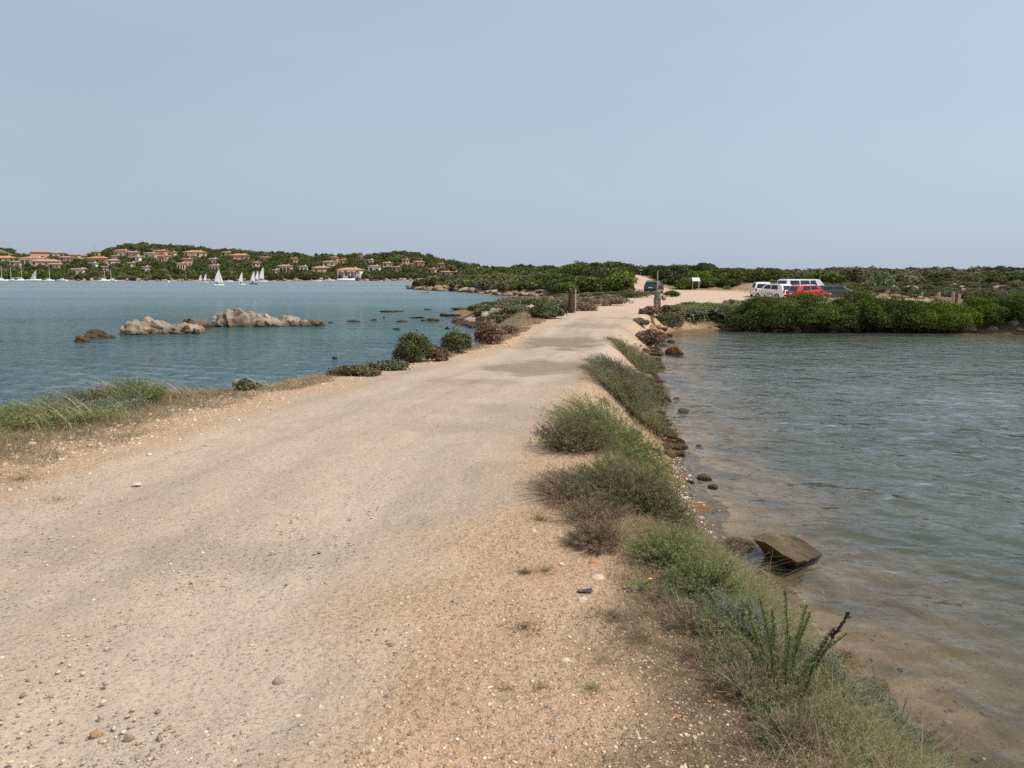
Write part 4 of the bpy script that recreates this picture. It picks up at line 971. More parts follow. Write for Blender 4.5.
# (px centre, py of the eaves line, width px, storey height m, wall, roof, label, hip, porch)
HOUSES = [
    (9, 258, 30, 3.2, 0, 2, 'long low house with bright orange roof at the far left of the village', 1, 0),
    (47, 252.5, 20, 5.6, 2, 0, 'tall pink house with terracotta roof on the ridge at the left', 1, 0),
    (63, 253, 16, 3.6, 3, 1, 'small yellowish house on the ridge right of the tall pink one', 1, 0),
    (40, 258.5, 26, 5, 1, 0, 'white two storey villa with red roof, second from the left', 1, 1),
    (53, 261.5, 32, 3.2, 2, 1, 'broad house with faded roof just below the white two storey villa', 1, 0),
    (62, 264.5, 15, 3, 0, 2, 'small house with orange roof in the trees below the broad faded roof', 0, 0),
    (84, 269.5, 15, 3.4, 1, 0, 'small bright white house with red roof near the water', 0, 0),
    (80, 255, 12, 3.4, 3, 1, 'small yellow house peeping over trees on the left ridge', 1, 0),
    (72, 257.5, 14, 3.2, 2, 1, 'low pinkish house above the left middle of the village', 1, 0),
    (89, 256, 12, 3, 0, 0, 'little cream house with red roof right of a low pinkish one', 0, 0),
    (102, 252, 10, 3.2, 3, 1, 'tiny yellow house alone on the ridge left of the hilltop', 1, 0),
    (104, 258.5, 24, 3.4, 2, 0, 'long salmon house with terracotta roof in the middle row below the yellow one', 1, 0),
    (118, 260.5, 16, 3.0, 0, 1, 'low tan house adjoining the long salmon house', 1, 0),
    (121, 256, 8, 4.6, 2, 1, 'narrow tall pinkish house left below the hilltop', 0, 0),
    (112, 267, 11, 3.6, 0, 0, 'small house with a steep salmon roof just above the moored masts', 0, 0),
    (128, 250.8, 16, 3.8, 0, 0, 'cream house with red roof high on the left side of the hilltop', 1, 0),
    (138, 252.5, 16, 3.2, 2, 1, 'low faded roofed house under the hilltop trees', 1, 0),
    (150, 267, 8, 4.0, 1, 0, 'small white house with salmon roof halfway down, left of a big green clump', 0, 0),
    (156, 253.5, 14, 3.6, 0, 1, 'cream house to the left of the red roofed cluster on the hilltop', 1, 0),
    (166, 251, 15, 3.8, 2, 0, 'red roofed house topping the cluster right of the hilltop', 1, 0),
    (168, 256, 12, 4.2, 0, 0, 'terraced cream house below the red roofed hilltop house', 0, 1),
    (185, 263.5, 10, 4.6, 0, 1, 'cream house with open terrace beside an orange house', 1, 1),
    (192, 259, 10, 5.2, 2, 2, 'orange house rising above the cream terrace house', 0, 0),
    (200, 252.5, 26, 3.4, 3, 0, 'long ochre house with red roof on the ridge above the sails', 1, 0),
    (217, 259, 11, 3.4, 1, 1, 'white house with flat faded roof behind the tallest sail', 1, 0),
    (219, 265.5, 13, 4.2, 0, 1, 'house with a wide pale pyramid roof above the tallest sail', 1, 1),
    (231, 252.5, 12, 3, 3, 1, 'small ochre house on the ridge right of the long ochre one', 1, 0),
    (244, 255.5, 22, 3.4, 2, 2, 'big house with bright orange red roof on the ridge at the middle', 1, 0),
    (268, 257.5, 10, 3.4, 2, 0, 'small pink house with red roof alone among dark trees', 0, 0),
    (288, 266, 16, 4.4, 0, 1, 'villa with shaded loggia and grey pink roof right of the sails', 1, 1),
    (306, 266.5, 10, 3.4, 1, 1, 'low white annex right of the loggia villa', 1, 0),
    (313, 257, 5, 4.5, 1, 1, 'tiny white tower like house among the trees of the right ridge', 0, 0),
    (323, 268, 20, 3.2, 2, 2, 'long orange roofed house left of the white hotel', 1, 0),
    (352, 270.5, 28, 6.0, 1, 2, 'white two storey hotel with long orange roof close to the water', 1, 1),
    (331, 262, 14, 3.2, 0, 1, 'pinkish house above the long orange roofed house', 1, 0),
    (336, 257.5, 10, 3.2, 2, 0, 'small red roofed house high above the white hotel', 1, 0),
    (376, 266.5, 14, 3.6, 1, 1, 'pale cream house right of the white hotel', 1, 0),
    (372, 260, 9, 3, 1, 1, 'small house with whitish roof above the pale cream one', 1, 0),
    (389, 263, 12, 3, 0, 1, 'low tan house near the foot of the rocky crown', 1, 0),
    (420, 262, 14, 3, 2, 0, 'brown pink house below the rocky crown of the hill', 1, 0),
    (442, 264, 9, 3.2, 2, 0, 'reddish house on the right slope of the village hill', 1, 0),
    (447, 272, 13, 3, 2, 2, 'low house with salmon roof low on the right slope, beside a white gable', 1, 0),
    (456, 272, 6, 3, 1, 0, 'small white gabled house at the right end of the village', 0, 0),
    (22, 262, 12, 3.2, 3, 1, 'small tan house tucked between the two leftmost long roofs', 1, 0),
    (136, 263, 10, 3.2, 0, 0, 'small cream house with red roof in the green slope under the hilltop', 1, 0),
    (177, 252.5, 9, 3.4, 0, 0, 'small red roofed house between the hilltop cluster and the long ochre one', 1, 0),
    (98, 263.5, 10, 3.2, 1, 1, 'small pale house in the trees above the moored masts', 0, 0),
    (259, 262.5, 9, 3.2, 0, 1, 'little house with faded roof above the far pair of sails', 1, 0),
    (297, 258.5, 9, 3.2, 0, 0, 'small red roofed house on the ridge above the loggia villa', 1, 0),
    (345, 260, 10, 3.4, 2, 0, 'salmon house with terracotta roof directly above the hotel', 1, 0),
    (364, 256, 8, 3.2, 1, 0, 'small white house with red roof on the skyline above the hotel', 1, 0),
    (398, 267, 10, 3.0, 2, 1, 'low pinkish house near the water, left of the rocky crown', 1, 0),
    (407, 259.5, 8, 3.0, 0, 0, 'tiny cream house just left below the rocky crown', 0, 0),
    (433, 269, 9, 3.0, 0, 0, 'small cream house with red roof below the right slope', 1, 0),
    (278, 270, 8, 3.0, 1, 0, 'small white house close to the water right of the sails', 0, 0),
    (142, 257, 9, 3.2, 1, 1, 'small white house with faded roof in the middle of the hilltop trees', 1, 0),
    (478, 268.5, 4, 3, 1, 1, 'tiny white house at the very end of the right slope', 0, 0),
]
HP = []
for i, (px, py, w, h, wm, rm, lab, hip, porch) in enumerate(HOUSES):
    base = py + h / 600 * FPX; u = px2u(px)
    Ys = np.arange(525, 760, 3.0); zz = terrain(u * Ys, Ys)[0]; pyy = HORIZON - (zz - CAM_H) / Ys * FPX
    k = int(np.argmin(np.abs(pyy - base) + .004 * np.abs(Ys - 600) / 10)); Y = float(Ys[k]); X = u * Y
    # a house stands on its own terrace: the eaves height follows the slope
    Z = max(float(zz[k]) - .5, zat(py, Y) - h)
    W = w / FPX * Y * .82
    house((X, Y, Z), W, min(W * .65, 11), h, random.uniform(-.35, .35) - u * .3, M_wall[wm], M_roof[rm], lab, bool(hip), bool(porch))
    HP.append((X, Y, W, Z, h))
# trees
TV = {'d': [bush_mesh('village_tree', 700 + j, 2, 2, 1.25, 420, .2, L_pine, jag=.08) for j in range(4)], 'm': [bush_mesh('village_tree', 710 + j, 2, 2, 1.2, 420, .2, L_mastic, jag=.08) for j in range(2)],
      'o': [bush_mesh('village_tree', 720 + j, 2, 2, 1.1, 400, .2, L_olive, jag=.1) for j in range(2)]}
tr = []; grid = {}
for _ in range(16000):
    y = 508 + 290 * random.random() ** 1.25; u = random.uniform(-.78, .06); x = u * y
    tr.append((x, y))
tr = np.array(tr); tz_, td_ = terrain(tr[:, 0], tr[:, 1]); keep = []
for (x, y), z, d_ in zip(tr, tz_, td_):
    if d_ < 2.5: continue
    rad = random.uniform(2.3, 4.6) * (.8 if y < 520 else 1)
    k = (int(x // 8), int(y // 8)); ok = True
    for i in (-1, 0, 1):
        for j in (-1, 0, 1):
            for (a, b, c) in grid.get((k[0] + i, k[1] + j), ()):
                if (a - x) ** 2 + (b - y) ** 2 < (.6 * (c + rad)) ** 2: ok = False
    hs = random.uniform(.85, 1.25)
    for (hx, hy, hw, hz, hh) in HP:
        ux = x / y * hy
        if abs(ux - hx) < hw * .5 + rad * .6:
            if -3 < y - hy < 9: ok = False
            if -90 < y - hy <= -3:
                top = (z + rad * 1.2 * hs - CAM_H) / y; lim = (hz + hh * .35 - CAM_H) / hy
                if top > lim:
                    ok = False
    if not ok: continue
    grid.setdefault(k, []).append((x, y, rad)); keep.append((x, y, z, rad, hs))
print('village trees', len(keep))
keep.sort(key=lambda c: -(c[3] / c[1]) * (2 if c[1] < 600 else 1))
def tkind():
    r = random.random(); return 'd' if r < .62 else 'm' if r < .8 else 'o'
for (x, y, z, rad, hs) in keep[:200]:
    kd = tkind(); o = link('village_tree', random.choice(TV[kd]), None, (x, y, z - .4), random.uniform(0, 6.3), (rad, rad, rad * hs))
    tag(o, {'d': 'dark evergreen tree standing among the houses of the far village', 'm': 'mid green leafy tree standing among the houses of the far village', 'o': 'olive brown tree standing among the houses of the far village'}[kd], 'tree', {'d': 'dark village trees', 'm': 'green village trees', 'o': 'olive village trees'}[kd])
merged('hillside_wood', [(x, y, z - .4, rad, random.choice(TV[tkind()]), hs) for (x, y, z, rad, hs) in keep[200:]], None, 'mass of trees covering the far village hillside between the houses', 'wood')
# distant grey hill behind, and scrub on it
items = []
for _ in range(420):
    x = random.gauss(-1000, 140); y = random.uniform(1150, 1450); z = gz(x, y)
    items.append((x, y, z - 1, random.uniform(5, 9), random.choice(TV['o'] + TV['m']), .6))
merged('far_hill_scrub', items, None, 'greyish scrub on the distant hill at the far left', 'scrub')
# masts and aerials
M_metal = mat_plain('grey_metal', (.35, .35, .35), .5, .5)
X = at(95, 250, 700); o = MB().tube((0, 0, 0), (0, 0, 13), .18, .1, 6).box((0, 0, 11.5), (1.6, .15, .15)).box((0, 0, 9.5), (1.1, .15, .15)).build('radio_mast', M_metal, None, (X, 700, gz(X, 700))); tag(o, 'thin radio mast on the ridge left of the village hilltop', 'mast')

# ------------------------------------------------------------------ boats
M_sail = mat_leaf('white_sailcloth', [(0, (.84, .84, .82)), (1, (.86, .86, .84))], .45); M_hull = mat_plain('white_hull', (.80, .80, .78), .4, .4, .05); M_blue = mat_plain('navy_paint', (.03, .05, .12), .4, .4); M_lime = mat_plain('lime_panel', (.45, .55, .08), .6, .2); M_redp = mat_plain('red_paint', (.5, .05, .04), .4, .4)
M_skin = mat_plain('sailor_skin', (.42, .24, .16), .7, .2); M_spar = mat_plain('aluminium_spar', (.55, .55, .55), .4, .5)
def hull_mb(L, B, H, n=9, sheer=.25):
    mb = MB(); V = []; F = []; m = 5
    for i in range(n):
        t = i / (n - 1); x = -L / 2 + L * t; w = B / 2 * (1 - max(0, (t - .35) / .65) ** 2.2) * (.82 + .18 * min(1, t / .35)); w = max(w, .01)
        h = H * (1 + sheer * max(0, t - .4)); k = -H * .35 * (1 - t ** 3)
        for q in range(m):
            a = -1 + 2 * q / (m - 1); zz = k + (h - k) * abs(a) ** 1.6; V.append((x, w * math.copysign(abs(a) ** .6, a), zz))
        V.append((x, 0, h * 1.02))
    s = m + 1
    for i in range(n - 1):
        for q in range(m - 1): F.append((i * s + q, i * s + q + 1, (i + 1) * s + q + 1, (i + 1) * s + q))
        F.append((i * s, (i + 1) * s, (i + 1) * s + m, i * s + m)); F.append((i * s + m, (i + 1) * s + m, (i + 1) * s + m - 1, i * s + m - 1))
    F.append(tuple(range(m)) + (m,)); mb.add(V, F); return mb
def sail_mb(foot, tack, head, clew, belly=.25, n=8):
    tack, head, clew = map(Vector, (tack, head, clew)); mb = MB(); V = []; 
    nrm = (head - tack).cross(clew - tack).normalized()
    for i in range(n + 1):
        t = i / n
        a = tack.lerp(head, t); b = clew.lerp(head, t) + (clew - tack) * (.16 * math.sin(math.pi * t))
        for j in range(n + 1):
            s_ = j / n; V.append(a.lerp(b, s_) + nrm * belly * math.sin(math.pi * s_) * (1 - t) ** .6)
    F = [(i * (n + 1) + j, i * (n + 1) + j + 1, (i + 1) * (n + 1) + j + 1, (i + 1) * (n + 1) + j) for i in range(n) for j in range(n)]
    mb.add(V, F); return mb
def dinghy(px, py, hpx, rz, label, jib=False, heel=0., stripe=None, hull=None):
    r = ray(px, py); t = -CAM_H / r[2]; X, Y = r[0] * t, r[1] * t; Y = min(Y, 470); X = at(px, py, Y)
    H = hpx / FPX * Y; e = empty('sailing_dinghy', (X, Y, .05), rz); e.rotation_euler = (heel, 0, rz); tag(e, label, 'sailboat', None)
    L = H * .62; hull_mb(L, L * .34, L * .11).build('hull', hull or M_hull, e, smooth=True)
    mb = MB().tube((L * .12, 0, 0), (L * .12, 0, H), .045, .03, 6); mb.build('mast', M_spar, e)
    MB().tube((L * .12, 0, H * .16), (-L * .42, L * .1, H * .17), .035, .03, 6).build('boom', M_spar, e)
    sl_ = sail_mb(0, (L * .11, 0, H * .17), (L * .11, 0, H * .99), (-L * .42, L * .1, H * .18), .06 * L).build('mainsail', M_sail, e, smooth=True)
    m = sl_.modifiers.new('s', 'SOLIDIFY'); m.thickness = .02
    if jib:
        j = sail_mb(0, (L * .48, 0, H * .12), (L * .13, 0, H * .8), (L * .05, .1 * L, H * .16), .04 * L).build('jib', M_sail, e, smooth=True); m = j.modifiers.new('s', 'SOLIDIFY'); m.thickness = .02
    if stripe:
        p = sail_mb(0, (L * .10, .03, H * .18), (L * .10, .03, H * .55), (-L * .2, L * .07, H * .18), .03 * L).build('sail_panel', stripe, sl_, smooth=True); p.modifiers.new('s', 'SOLIDIFY').thickness = .05
    c = MB(); c.tube((-L * .2, -.15, L * .08), (-L * .2, -.2, L * .08 + .55), .2, .16, 8).tube((-L * .2, -.2, L * .08 + .55), (-L * .2, -.2, L * .08 + .85), .11, .11, 8)
    c.build('crew', M_blue, e)
dinghy(201, 282.5, 8, .8, 'left one of a close pair of small sails, left of the biggest sail')
dinghy(206, 282.5, 9, 1.0, 'right one of a close pair of small sails, left of the biggest sail')
dinghy(219, 286, 17, .75, 'largest white sailed dinghy with jib, nearest of the fleet', True)
dinghy(242, 285, 13, .95, 'dinghy with yellow green panel low on its narrow sail', stripe=M_lime)
dinghy(254, 284.3, 13, .8, 'white sailed dinghy between the lime panelled one and the far pair', hull=M_blue)
dinghy(258, 281.8, 11, .9, 'left sail of the far pair of dinghies at the right end of the fleet')
dinghy(263, 282, 15, .7, 'taller right sail of the far pair at the right end of the fleet')
def yacht(px, hpx, Y, rz, label, green=False):
    X = at(px, 281, Y); H = hpx / FPX * Y; e = empty('moored_yacht', (X, Y, 0), rz); tag(e, label, 'sailboat'); L = H * .85
    hull_mb(L, L * .3, L * .12).build('hull', M_hull, e, smooth=True)
    MB().box((0, 0, L * .17), (L * .4, L * .17, L * .08), taper=.8).build('cabin', M_hull, e, bevel=.05)
    mm = MB().tube((L * .08, 0, .5), (L * .08, 0, H), .13, .09, 6).build('mast', M_spar, e); MB().box((L * .08, 0, H * .62), (.08, L * .2, .08)).build('spreader', M_spar, mm)
    MB().tube((L * .08, 0, L * .28), (-L * .38, 0, L * .28), .16, .14, 6).build('furled_sail', M_lime if green else M_sail, e)
yacht(1, 15, 470, .4, 'moored white yacht cut by the left edge of the photo'); yacht(12, 13, 480, 2.8, 'moored yacht next to the white folded sail at the left'); yacht(21, 15, 470, .2, 'moored yacht with the tallest mast in the left row')
yacht(49, 13, 470, .1, 'moored yacht with a greenish sail cover beyond the left row', True); yacht(104, 13, 472, .3, 'moored yacht left of another, below the small steep roofed house'); yacht(112, 12, 478, 2.9, 'moored yacht right of another, below the small steep roofed house')
def motorboat(px, Y, L, rz, label):
    X = at(px, 281, Y); e = empty('motor_boat', (X, Y, 0), rz); tag(e, label, 'motorboat'); hull_mb(L, L * .32, L * .13).build('hull', M_hull, e, smooth=True)
    c = MB().box((-L * .03, 0, L * .2), (L * .32, L * .2, L * .12), taper=.75).build('cabin', M_hull, e, bevel=.05); MB().box((-L * .03, 0, L * .205), (L * .30, L * .195, L * .045)).build('windscreen', M_open, c)
motorboat(346, 485, 11, .2, 'white motor cruiser moored below the hotel'); motorboat(34, 470, 9, .1, 'white motorboat lying between the left yachts'); motorboat(62, 478, 7, 3, 'small white motorboat right of the green covered yacht'); motorboat(330, 490, 6, 0, 'little white boat left of the motor cruiser')
motorboat(229, 400, 4.5, .1, 'small low boat just right of the nearest sail'); motorboat(168, 380, 3.5, 2.2, 'tiny dark boat alone in open water left of the sails'); motorboat(318, 440, 3.5, .3, 'tiny boat alone between the sails and the motor cruiser')
X = at(15, 278, 484); j = sail_mb(0, (0, 0, .5), (.8, 0, 6.5), (-3.2, .3, 1.2), .4).build('beached_sail', M_sail, None, (X, 505, .6)); j.modifiers.new('s', 'SOLIDIFY').thickness = .05; tag(j, 'white sail or awning standing on the left village shore', 'sail')

# ------------------------------------------------------------------ vehicles
M_glass = mat_plain('car_glass', (.015, .02, .025), .08, .6, .02); M_tyre = mat_plain('tyre_rubber', (.02, .02, .02), .8, .2); M_rim = mat_plain('alloy_rim', (.4, .4, .42), .35, .5, .05, metal=.7); M_trim = mat_plain('black_trim', (.02, .02, .022), .5, .3)
M_lampw = mat_plain('clear_lamp', (.75, .75, .75), .1, .6, .02); M_lampr = mat_plain('red_lamp', (.4, .015, .01), .15, .6, .02)
def paint(n, c): return mat_plain(n, c, .3, .5, .03, 1, coat=.6)
def car(name, loc, rz, mat, label, cat, L=4.1, W=1.72, H=1.5, kind='hatch', rack=False):
    e = empty(name, loc, rz); tag(e, label, cat)
    if kind == 'van':
        belt = 1.12; roof = [(-L / 2 + .06, belt), (-L / 2 + .14, H * .96), (-L / 2 + .35, H), (L * .2, H), (L * .27, H * .97), (L * .40, belt + .06)]
        low = [(-L / 2, .45), (-L / 2 + .02, belt)] ; nose = [(L * .47, belt - .12), (L / 2, .75), (L / 2, .4)]
    else:
        belt = .88; roof = [(-L / 2 + .08, belt + .02), (-L / 2 + .35, H * .93), (-L / 2 + .75, H), (L * .04, H), (L * .12, H * .96), (L * .27, belt + .03)]
        low = [(-L / 2, .42), (-L / 2 + .02, belt)]; nose = [(L * .45, belt - .14), (L / 2, .62), (L / 2, .36)]
    prof = low + roof + nose + [(L / 2 - .1, .24), (-L / 2 + .1, .24)]
    def wy(z): return W / 2 if z <= belt + .03 else W / 2 - (z - belt) * .26
    V = [(x, -wy(z), z) for x, z in prof] + [(x, wy(z), z) for x, z in prof]; n = len(prof)
    mb = MB(); mb.add(V, [(k, (k + 1) % n, n + (k + 1) % n, n + k) for k in range(n)] + [tuple(range(n - 1, -1, -1)), tuple(range(n, 2 * n))])
    body = mb.build('body', mat, e, bevel=.06)
    # side windows
    top = H - .13; b0 = belt + .06
    if kind == 'van': wins = [(-L * .42, -L * .2), (-L * .18, L * .03), (L * .055, L * .17)]; slant = [.05, 0, 0]
    else: wins = [(-L * .33, -L * .10), (-L * .08, L * .10)]; slant = [.18, 0]
    for s in (-1, 1):
        for i, (a, b) in enumerate(wins):
            q = .28 if i == len(wins) - 1 else 0
            P = [(a, b0), (b + q * .9, b0), (b - .02, top), (a + slant[i], top)]
            Vv = [(x, s * (wy(z) - .012), z) for x, z in P] + [(x, s * (wy(z) + .008), z) for x, z in P]
            MB().add(Vv, [(0, 1, 2, 3), (7, 6, 5, 4), (0, 4, 5, 1), (1, 5, 6, 2), (2, 6, 7, 3), (3, 7, 4, 0)]).build('side_window', M_glass, e)
    def screen(nm, pa, pb, ins):
        (xa, za), (xb, zb) = pa, pb; d = Vector((xb - xa, 0, zb - za)); nrm = Vector((d.z, 0, -d.x)).normalized()
        if nrm.x * xa < 0: nrm = -nrm
        A = Vector((xa, 0, za)) + d * .1; B = Vector((xa, 0, za)) + d * .88; Vv = []
        for k in (-.012, .010):
            for p in (A, B):
                for s in (-1, 1): Vv.append(p + nrm * k + Vector((0, s * (wy(p.z) - ins), 0)))
        MB().add(Vv, [(0, 1, 3, 2), (4, 6, 7, 5), (0, 4, 5, 1), (2, 3, 7, 6), (0, 2, 6, 4), (1, 5, 7, 3)]).build(nm, M_glass, e)
    screen('windscreen', roof[-1], roof[-2], .1); screen('rear_window', roof[0], roof[1], .16)
    for s in (-1, 1):
        MB().box((L / 2 - .03, s * (W / 2 - .26), .66 if kind != 'van' else .8), (.12, .36, .16)).build('headlight', M_lampw, e, bevel=.02)
        MB().box((-L / 2 + .0, s * (W / 2 - .12), .8 if kind != 'van' else 1.0), (.1, .18, .3)).build('taillight', M_lampr, e, bevel=.02)
        MB().box((L * .22, s * (W / 2 + .09), belt + .08), (.12, .18, .13)).build('wing_mirror', mat, e, bevel=.03)
        for x in (-L * .31, L * .32):
            w = MB().tube((x, s * (W / 2 - .2), .31), (x, s * (W / 2 + .015), .31), .31, .31, 20).build('wheel', M_tyre, e)
            MB().tube((x, s * (W / 2), .31), (x, s * (W / 2 + .03), .31), .2, .19, 12).build('rim', M_rim, w)
    MB().box((L / 2 - .02, 0, .4), (.12, W * .86, .2)).build('bumper', M_trim, e, bevel=.02); MB().box((-L / 2 + .0, 0, .42), (.12, W * .86, .2)).build('bumper', M_trim, e, bevel=.02)
    MB().box((-L / 2 - .03, 0, .72), (.02, .5, .11)).build('number_plate', M_frame, e)
    if rack: MB().box((0, W * .36, H + .05), (L * .45, .05, .05)).box((0, -W * .36, H + .05), (L * .45, .05, .05)).build('roof_rail', M_trim, e)
    return e
P_white = paint('white_car_paint', (.78, .78, .77)); P_silver = paint('pale_silver_paint', (.62, .64, .66)); P_red = paint('red_car_paint', (.55, .03, .025)); P_dark = paint('dark_grey_paint', (.05, .055, .06)); P_navy = paint('navy_car_paint', (.02, .022, .035))
def park(px, Y, zoff=0): X = at(px, 285, Y); return (X, Y, gz(X, Y) + zoff)
car('parked_van', park(803, 80), .30, P_silver, 'long silver white minibus with dark side windows, tallest of the parked vehicles', 'van', 5.3, 1.95, 2.0, 'van')
car('parked_car', park(774, 79), math.radians(118), P_white, 'white car parked against the back of the silver minibus', 'car', 4.1, 1.75, 1.55)
car('parked_car', park(761, 85), math.radians(80), P_white, 'white car at the left end of the parked row, on the sand', 'car', 4.2, 1.78, 1.6, rack=True)
car('parked_car', park(809, 70), math.radians(12), P_red, 'red hatchback parked in front of the silver minibus', 'car', 3.5, 1.66, 1.5)
car('parked_car', park(836, 75), math.radians(-8), P_dark, 'dark grey low car at the right end of the parked row, nose to the right', 'car', 4.3, 1.75, 1.42)
car('dark_van', park(654, 92), math.radians(66), P_navy, 'dark blue van standing alone behind the stone gate pillar', 'van', 3.4, 1.6, 1.5, 'hatch')

# ------------------------------------------------------------------ posts, signs, walls
M_stone = mat_rock('mortared_stone', (.24, .21, .155), (.36, .32, .25), (.16, .155, .09), 6, .03)
M_darkst = mat_rock('dark_stone', (.085, .06, .045), (.13, .09, .07), (.06, .05, .035), 4, .03)
M_wood = mat_plain('weathered_wood', (.42, .36, .24), .85, .15, .2, 6); M_rustm = mat_plain('rusty_iron', (.12, .06, .035), .8, .3, .3, 8)
def rough_pillar(name, loc, w, h, mat, label, cap=None):
    bm = bmesh.new(); n = 14; rows = 16; V = []
    for j in range(rows + 1):
        t = j / rows; ww = w / 2 * (1.18 - .22 * t) * (1 + .07 * math.sin(j * 2.3)); ring = []
        if cap and t > .62: ww *= cap if t < .9 else cap * .75
        for k in range(n):
            a = 2 * math.pi * k / n; r = ww / max(abs(math.cos(a)), abs(math.sin(a))) ** .75
            p = Vector((math.cos(a) * r, math.sin(a) * r, h * t)); r2 = 1 + .3 * mn.noise(p * 5 + Vector(loc)) + .1 * mn.noise(p * 14)
            ring.append(bm.verts.new((p.x * r2, p.y * r2, p.z + .03 * mn.noise(p * 5))))
        V.append(ring)
    for j in range(rows):
        for k in range(n): bm.faces.new((V[j][k], V[j][(k + 1) % n], V[j + 1][(k + 1) % n], V[j + 1][k]))
    bm.faces.new(V[-1])
    me = bpy.data.meshes.new(name); bm.to_mesh(me); bm.free(); me.materials.append(mat); me.polygons.foreach_set('use_smooth', [True] * len(me.polygons))
    return tag(link(name, me, None, loc), label, 'pillar')
def foot(px, py):
    return on_ground(px, py)
X, Y, Z = foot(571, 313); PY = Y
rough_pillar('stone_pillar', (X, Y, Z - .05), .27, 1.32, M_darkst, 'dark weathered stone gate pillar on the left side of the track')
X2 = at(575.2, 312, Y); o = MB().box((0, 0, .66), (.075, .075, 1.36)).build('wooden_post', M_wood, None, (X2, Y - .1, gz(X2, Y) - .02), .1, bevel=.006); tag(o, 'light squared wooden post standing against the dark stone pillar', 'post')
X, Y, Z = foot(657, 309)
rough_pillar('stone_pillar', (X, Y, Z - .05), .40, 1.22, M_stone, 'pale stone gate pillar with a rounded top on the right side of the track')
sc = Y / FPX
o = rock('cap_stone', (X + .42, Y, Z + .72), (.18, .15, .20), 403, M_granite, 'pale stone wedged on the right flank of the pale gate pillar', sub=3)
MBp = MB().tube((0, 0, 0), (0, 0, 2.45), .035, .03, 8)
o = MBp.build('thin_pole', M_wood, None, (at(657, 300, Y + .5), Y + .5, gz(X, Y + .5) - .02)); tag(o, 'thin bare pole rising behind the pale stone gate pillar', 'pole')
# information board, seen tilted
X = at(696, 280, 97); Z = gz(X, 97); e = empty('information_board', (X, 97, Z), .15); tag(e, 'white tilted information board at the edge of the scrub beyond the track', 'sign')
b = MB().box((0, 0, 0), (1.0, .05, .6)).build('panel', M_frame, e, bevel=.01); b.location = (0, 0, 1.3); b.rotation_euler = (-.75, 0, 0)
M_print = mat_plain('printed_sheet', (.52, .54, .50), .6, .2, .12, 5)
MB().box((0, -.03, 0), (.9, .012, .5)).build('printed_sheet', M_print, b)
for s in (-.42, .42): MB().box((s, .06, .6), (.08, .08, 1.3)).build('post', M_wood, e)
# low broken wall with two piers and an iron post
Yw = 62; X0 = at(938, 290, Yw); zt = zat(297.5, Yw)
def pier(px, w, top, bot, mat, name, label, Y=Yw, cat='pillar'):
    X = at(px, 290, Y); z0 = min(gz(X, Y), zat(bot, Y)) - .05; h = zat(top, Y) - z0
    o = MB().box((0, 0, h / 2), (w / FPX * Y, .3, h), taper=.93).build(name, mat, None, (X, Y, z0), .05, bevel=.02); return tag(o, label, cat)
M_plast = mat_rock('pinkish_plaster', (.5, .36, .26), (.6, .46, .35), (.42, .30, .22), 2, .01)
pier(939, 2, 292, 299, M_plast, 'wall_pier', 'short pinkish pier at the left end of the low broken wall')
pier(953.5, 2, 291.5, 299, M_plast, 'wall_pier', 'short pinkish pier between the low broken wall and the dark post')
xa, xb = at(940.2, 296, Yw), at(952.3, 296, Yw); xm = (xa + xb) / 2
o = MB().box((0, 0, 0), (xb - xa, .25, 1.3)).build('low_wall', M_plast, None, (xm, Yw, zat(297.3, Yw) - .65), bevel=.02); tag(o, 'low pinkish wall between two short piers above the thicket', 'wall')
pier(956, 2, 289, 299, M_rustm, 'iron_post', 'dark iron post right of the low broken wall', cat='post')
pier(959, 3.2, 294, 299, M_plast, 'wall_remnant', 'stump of pink wall right of the dark iron post', cat='wall')
pier(981, 2.4, 293, 299, M_stone, 'marker_post', 'grey short post, left of a pair above the bright thicket', cat='post')
pier(985, 2.0, 294.5, 299, mat_plain('white_marker', (.8, .8, .78), .6, .2, .04), 'marker_post', 'white short post, right of a pair above the bright thicket', cat='post')
o = MB().box((0, 0, 0), (.42, .3, .2)).build('concrete_block', M_white, None, (at(949, 327, 41.2), 41.0, .08), .1, bevel=.03); tag(o, 'pale block lying at the waterline below the bright thicket', 'block')

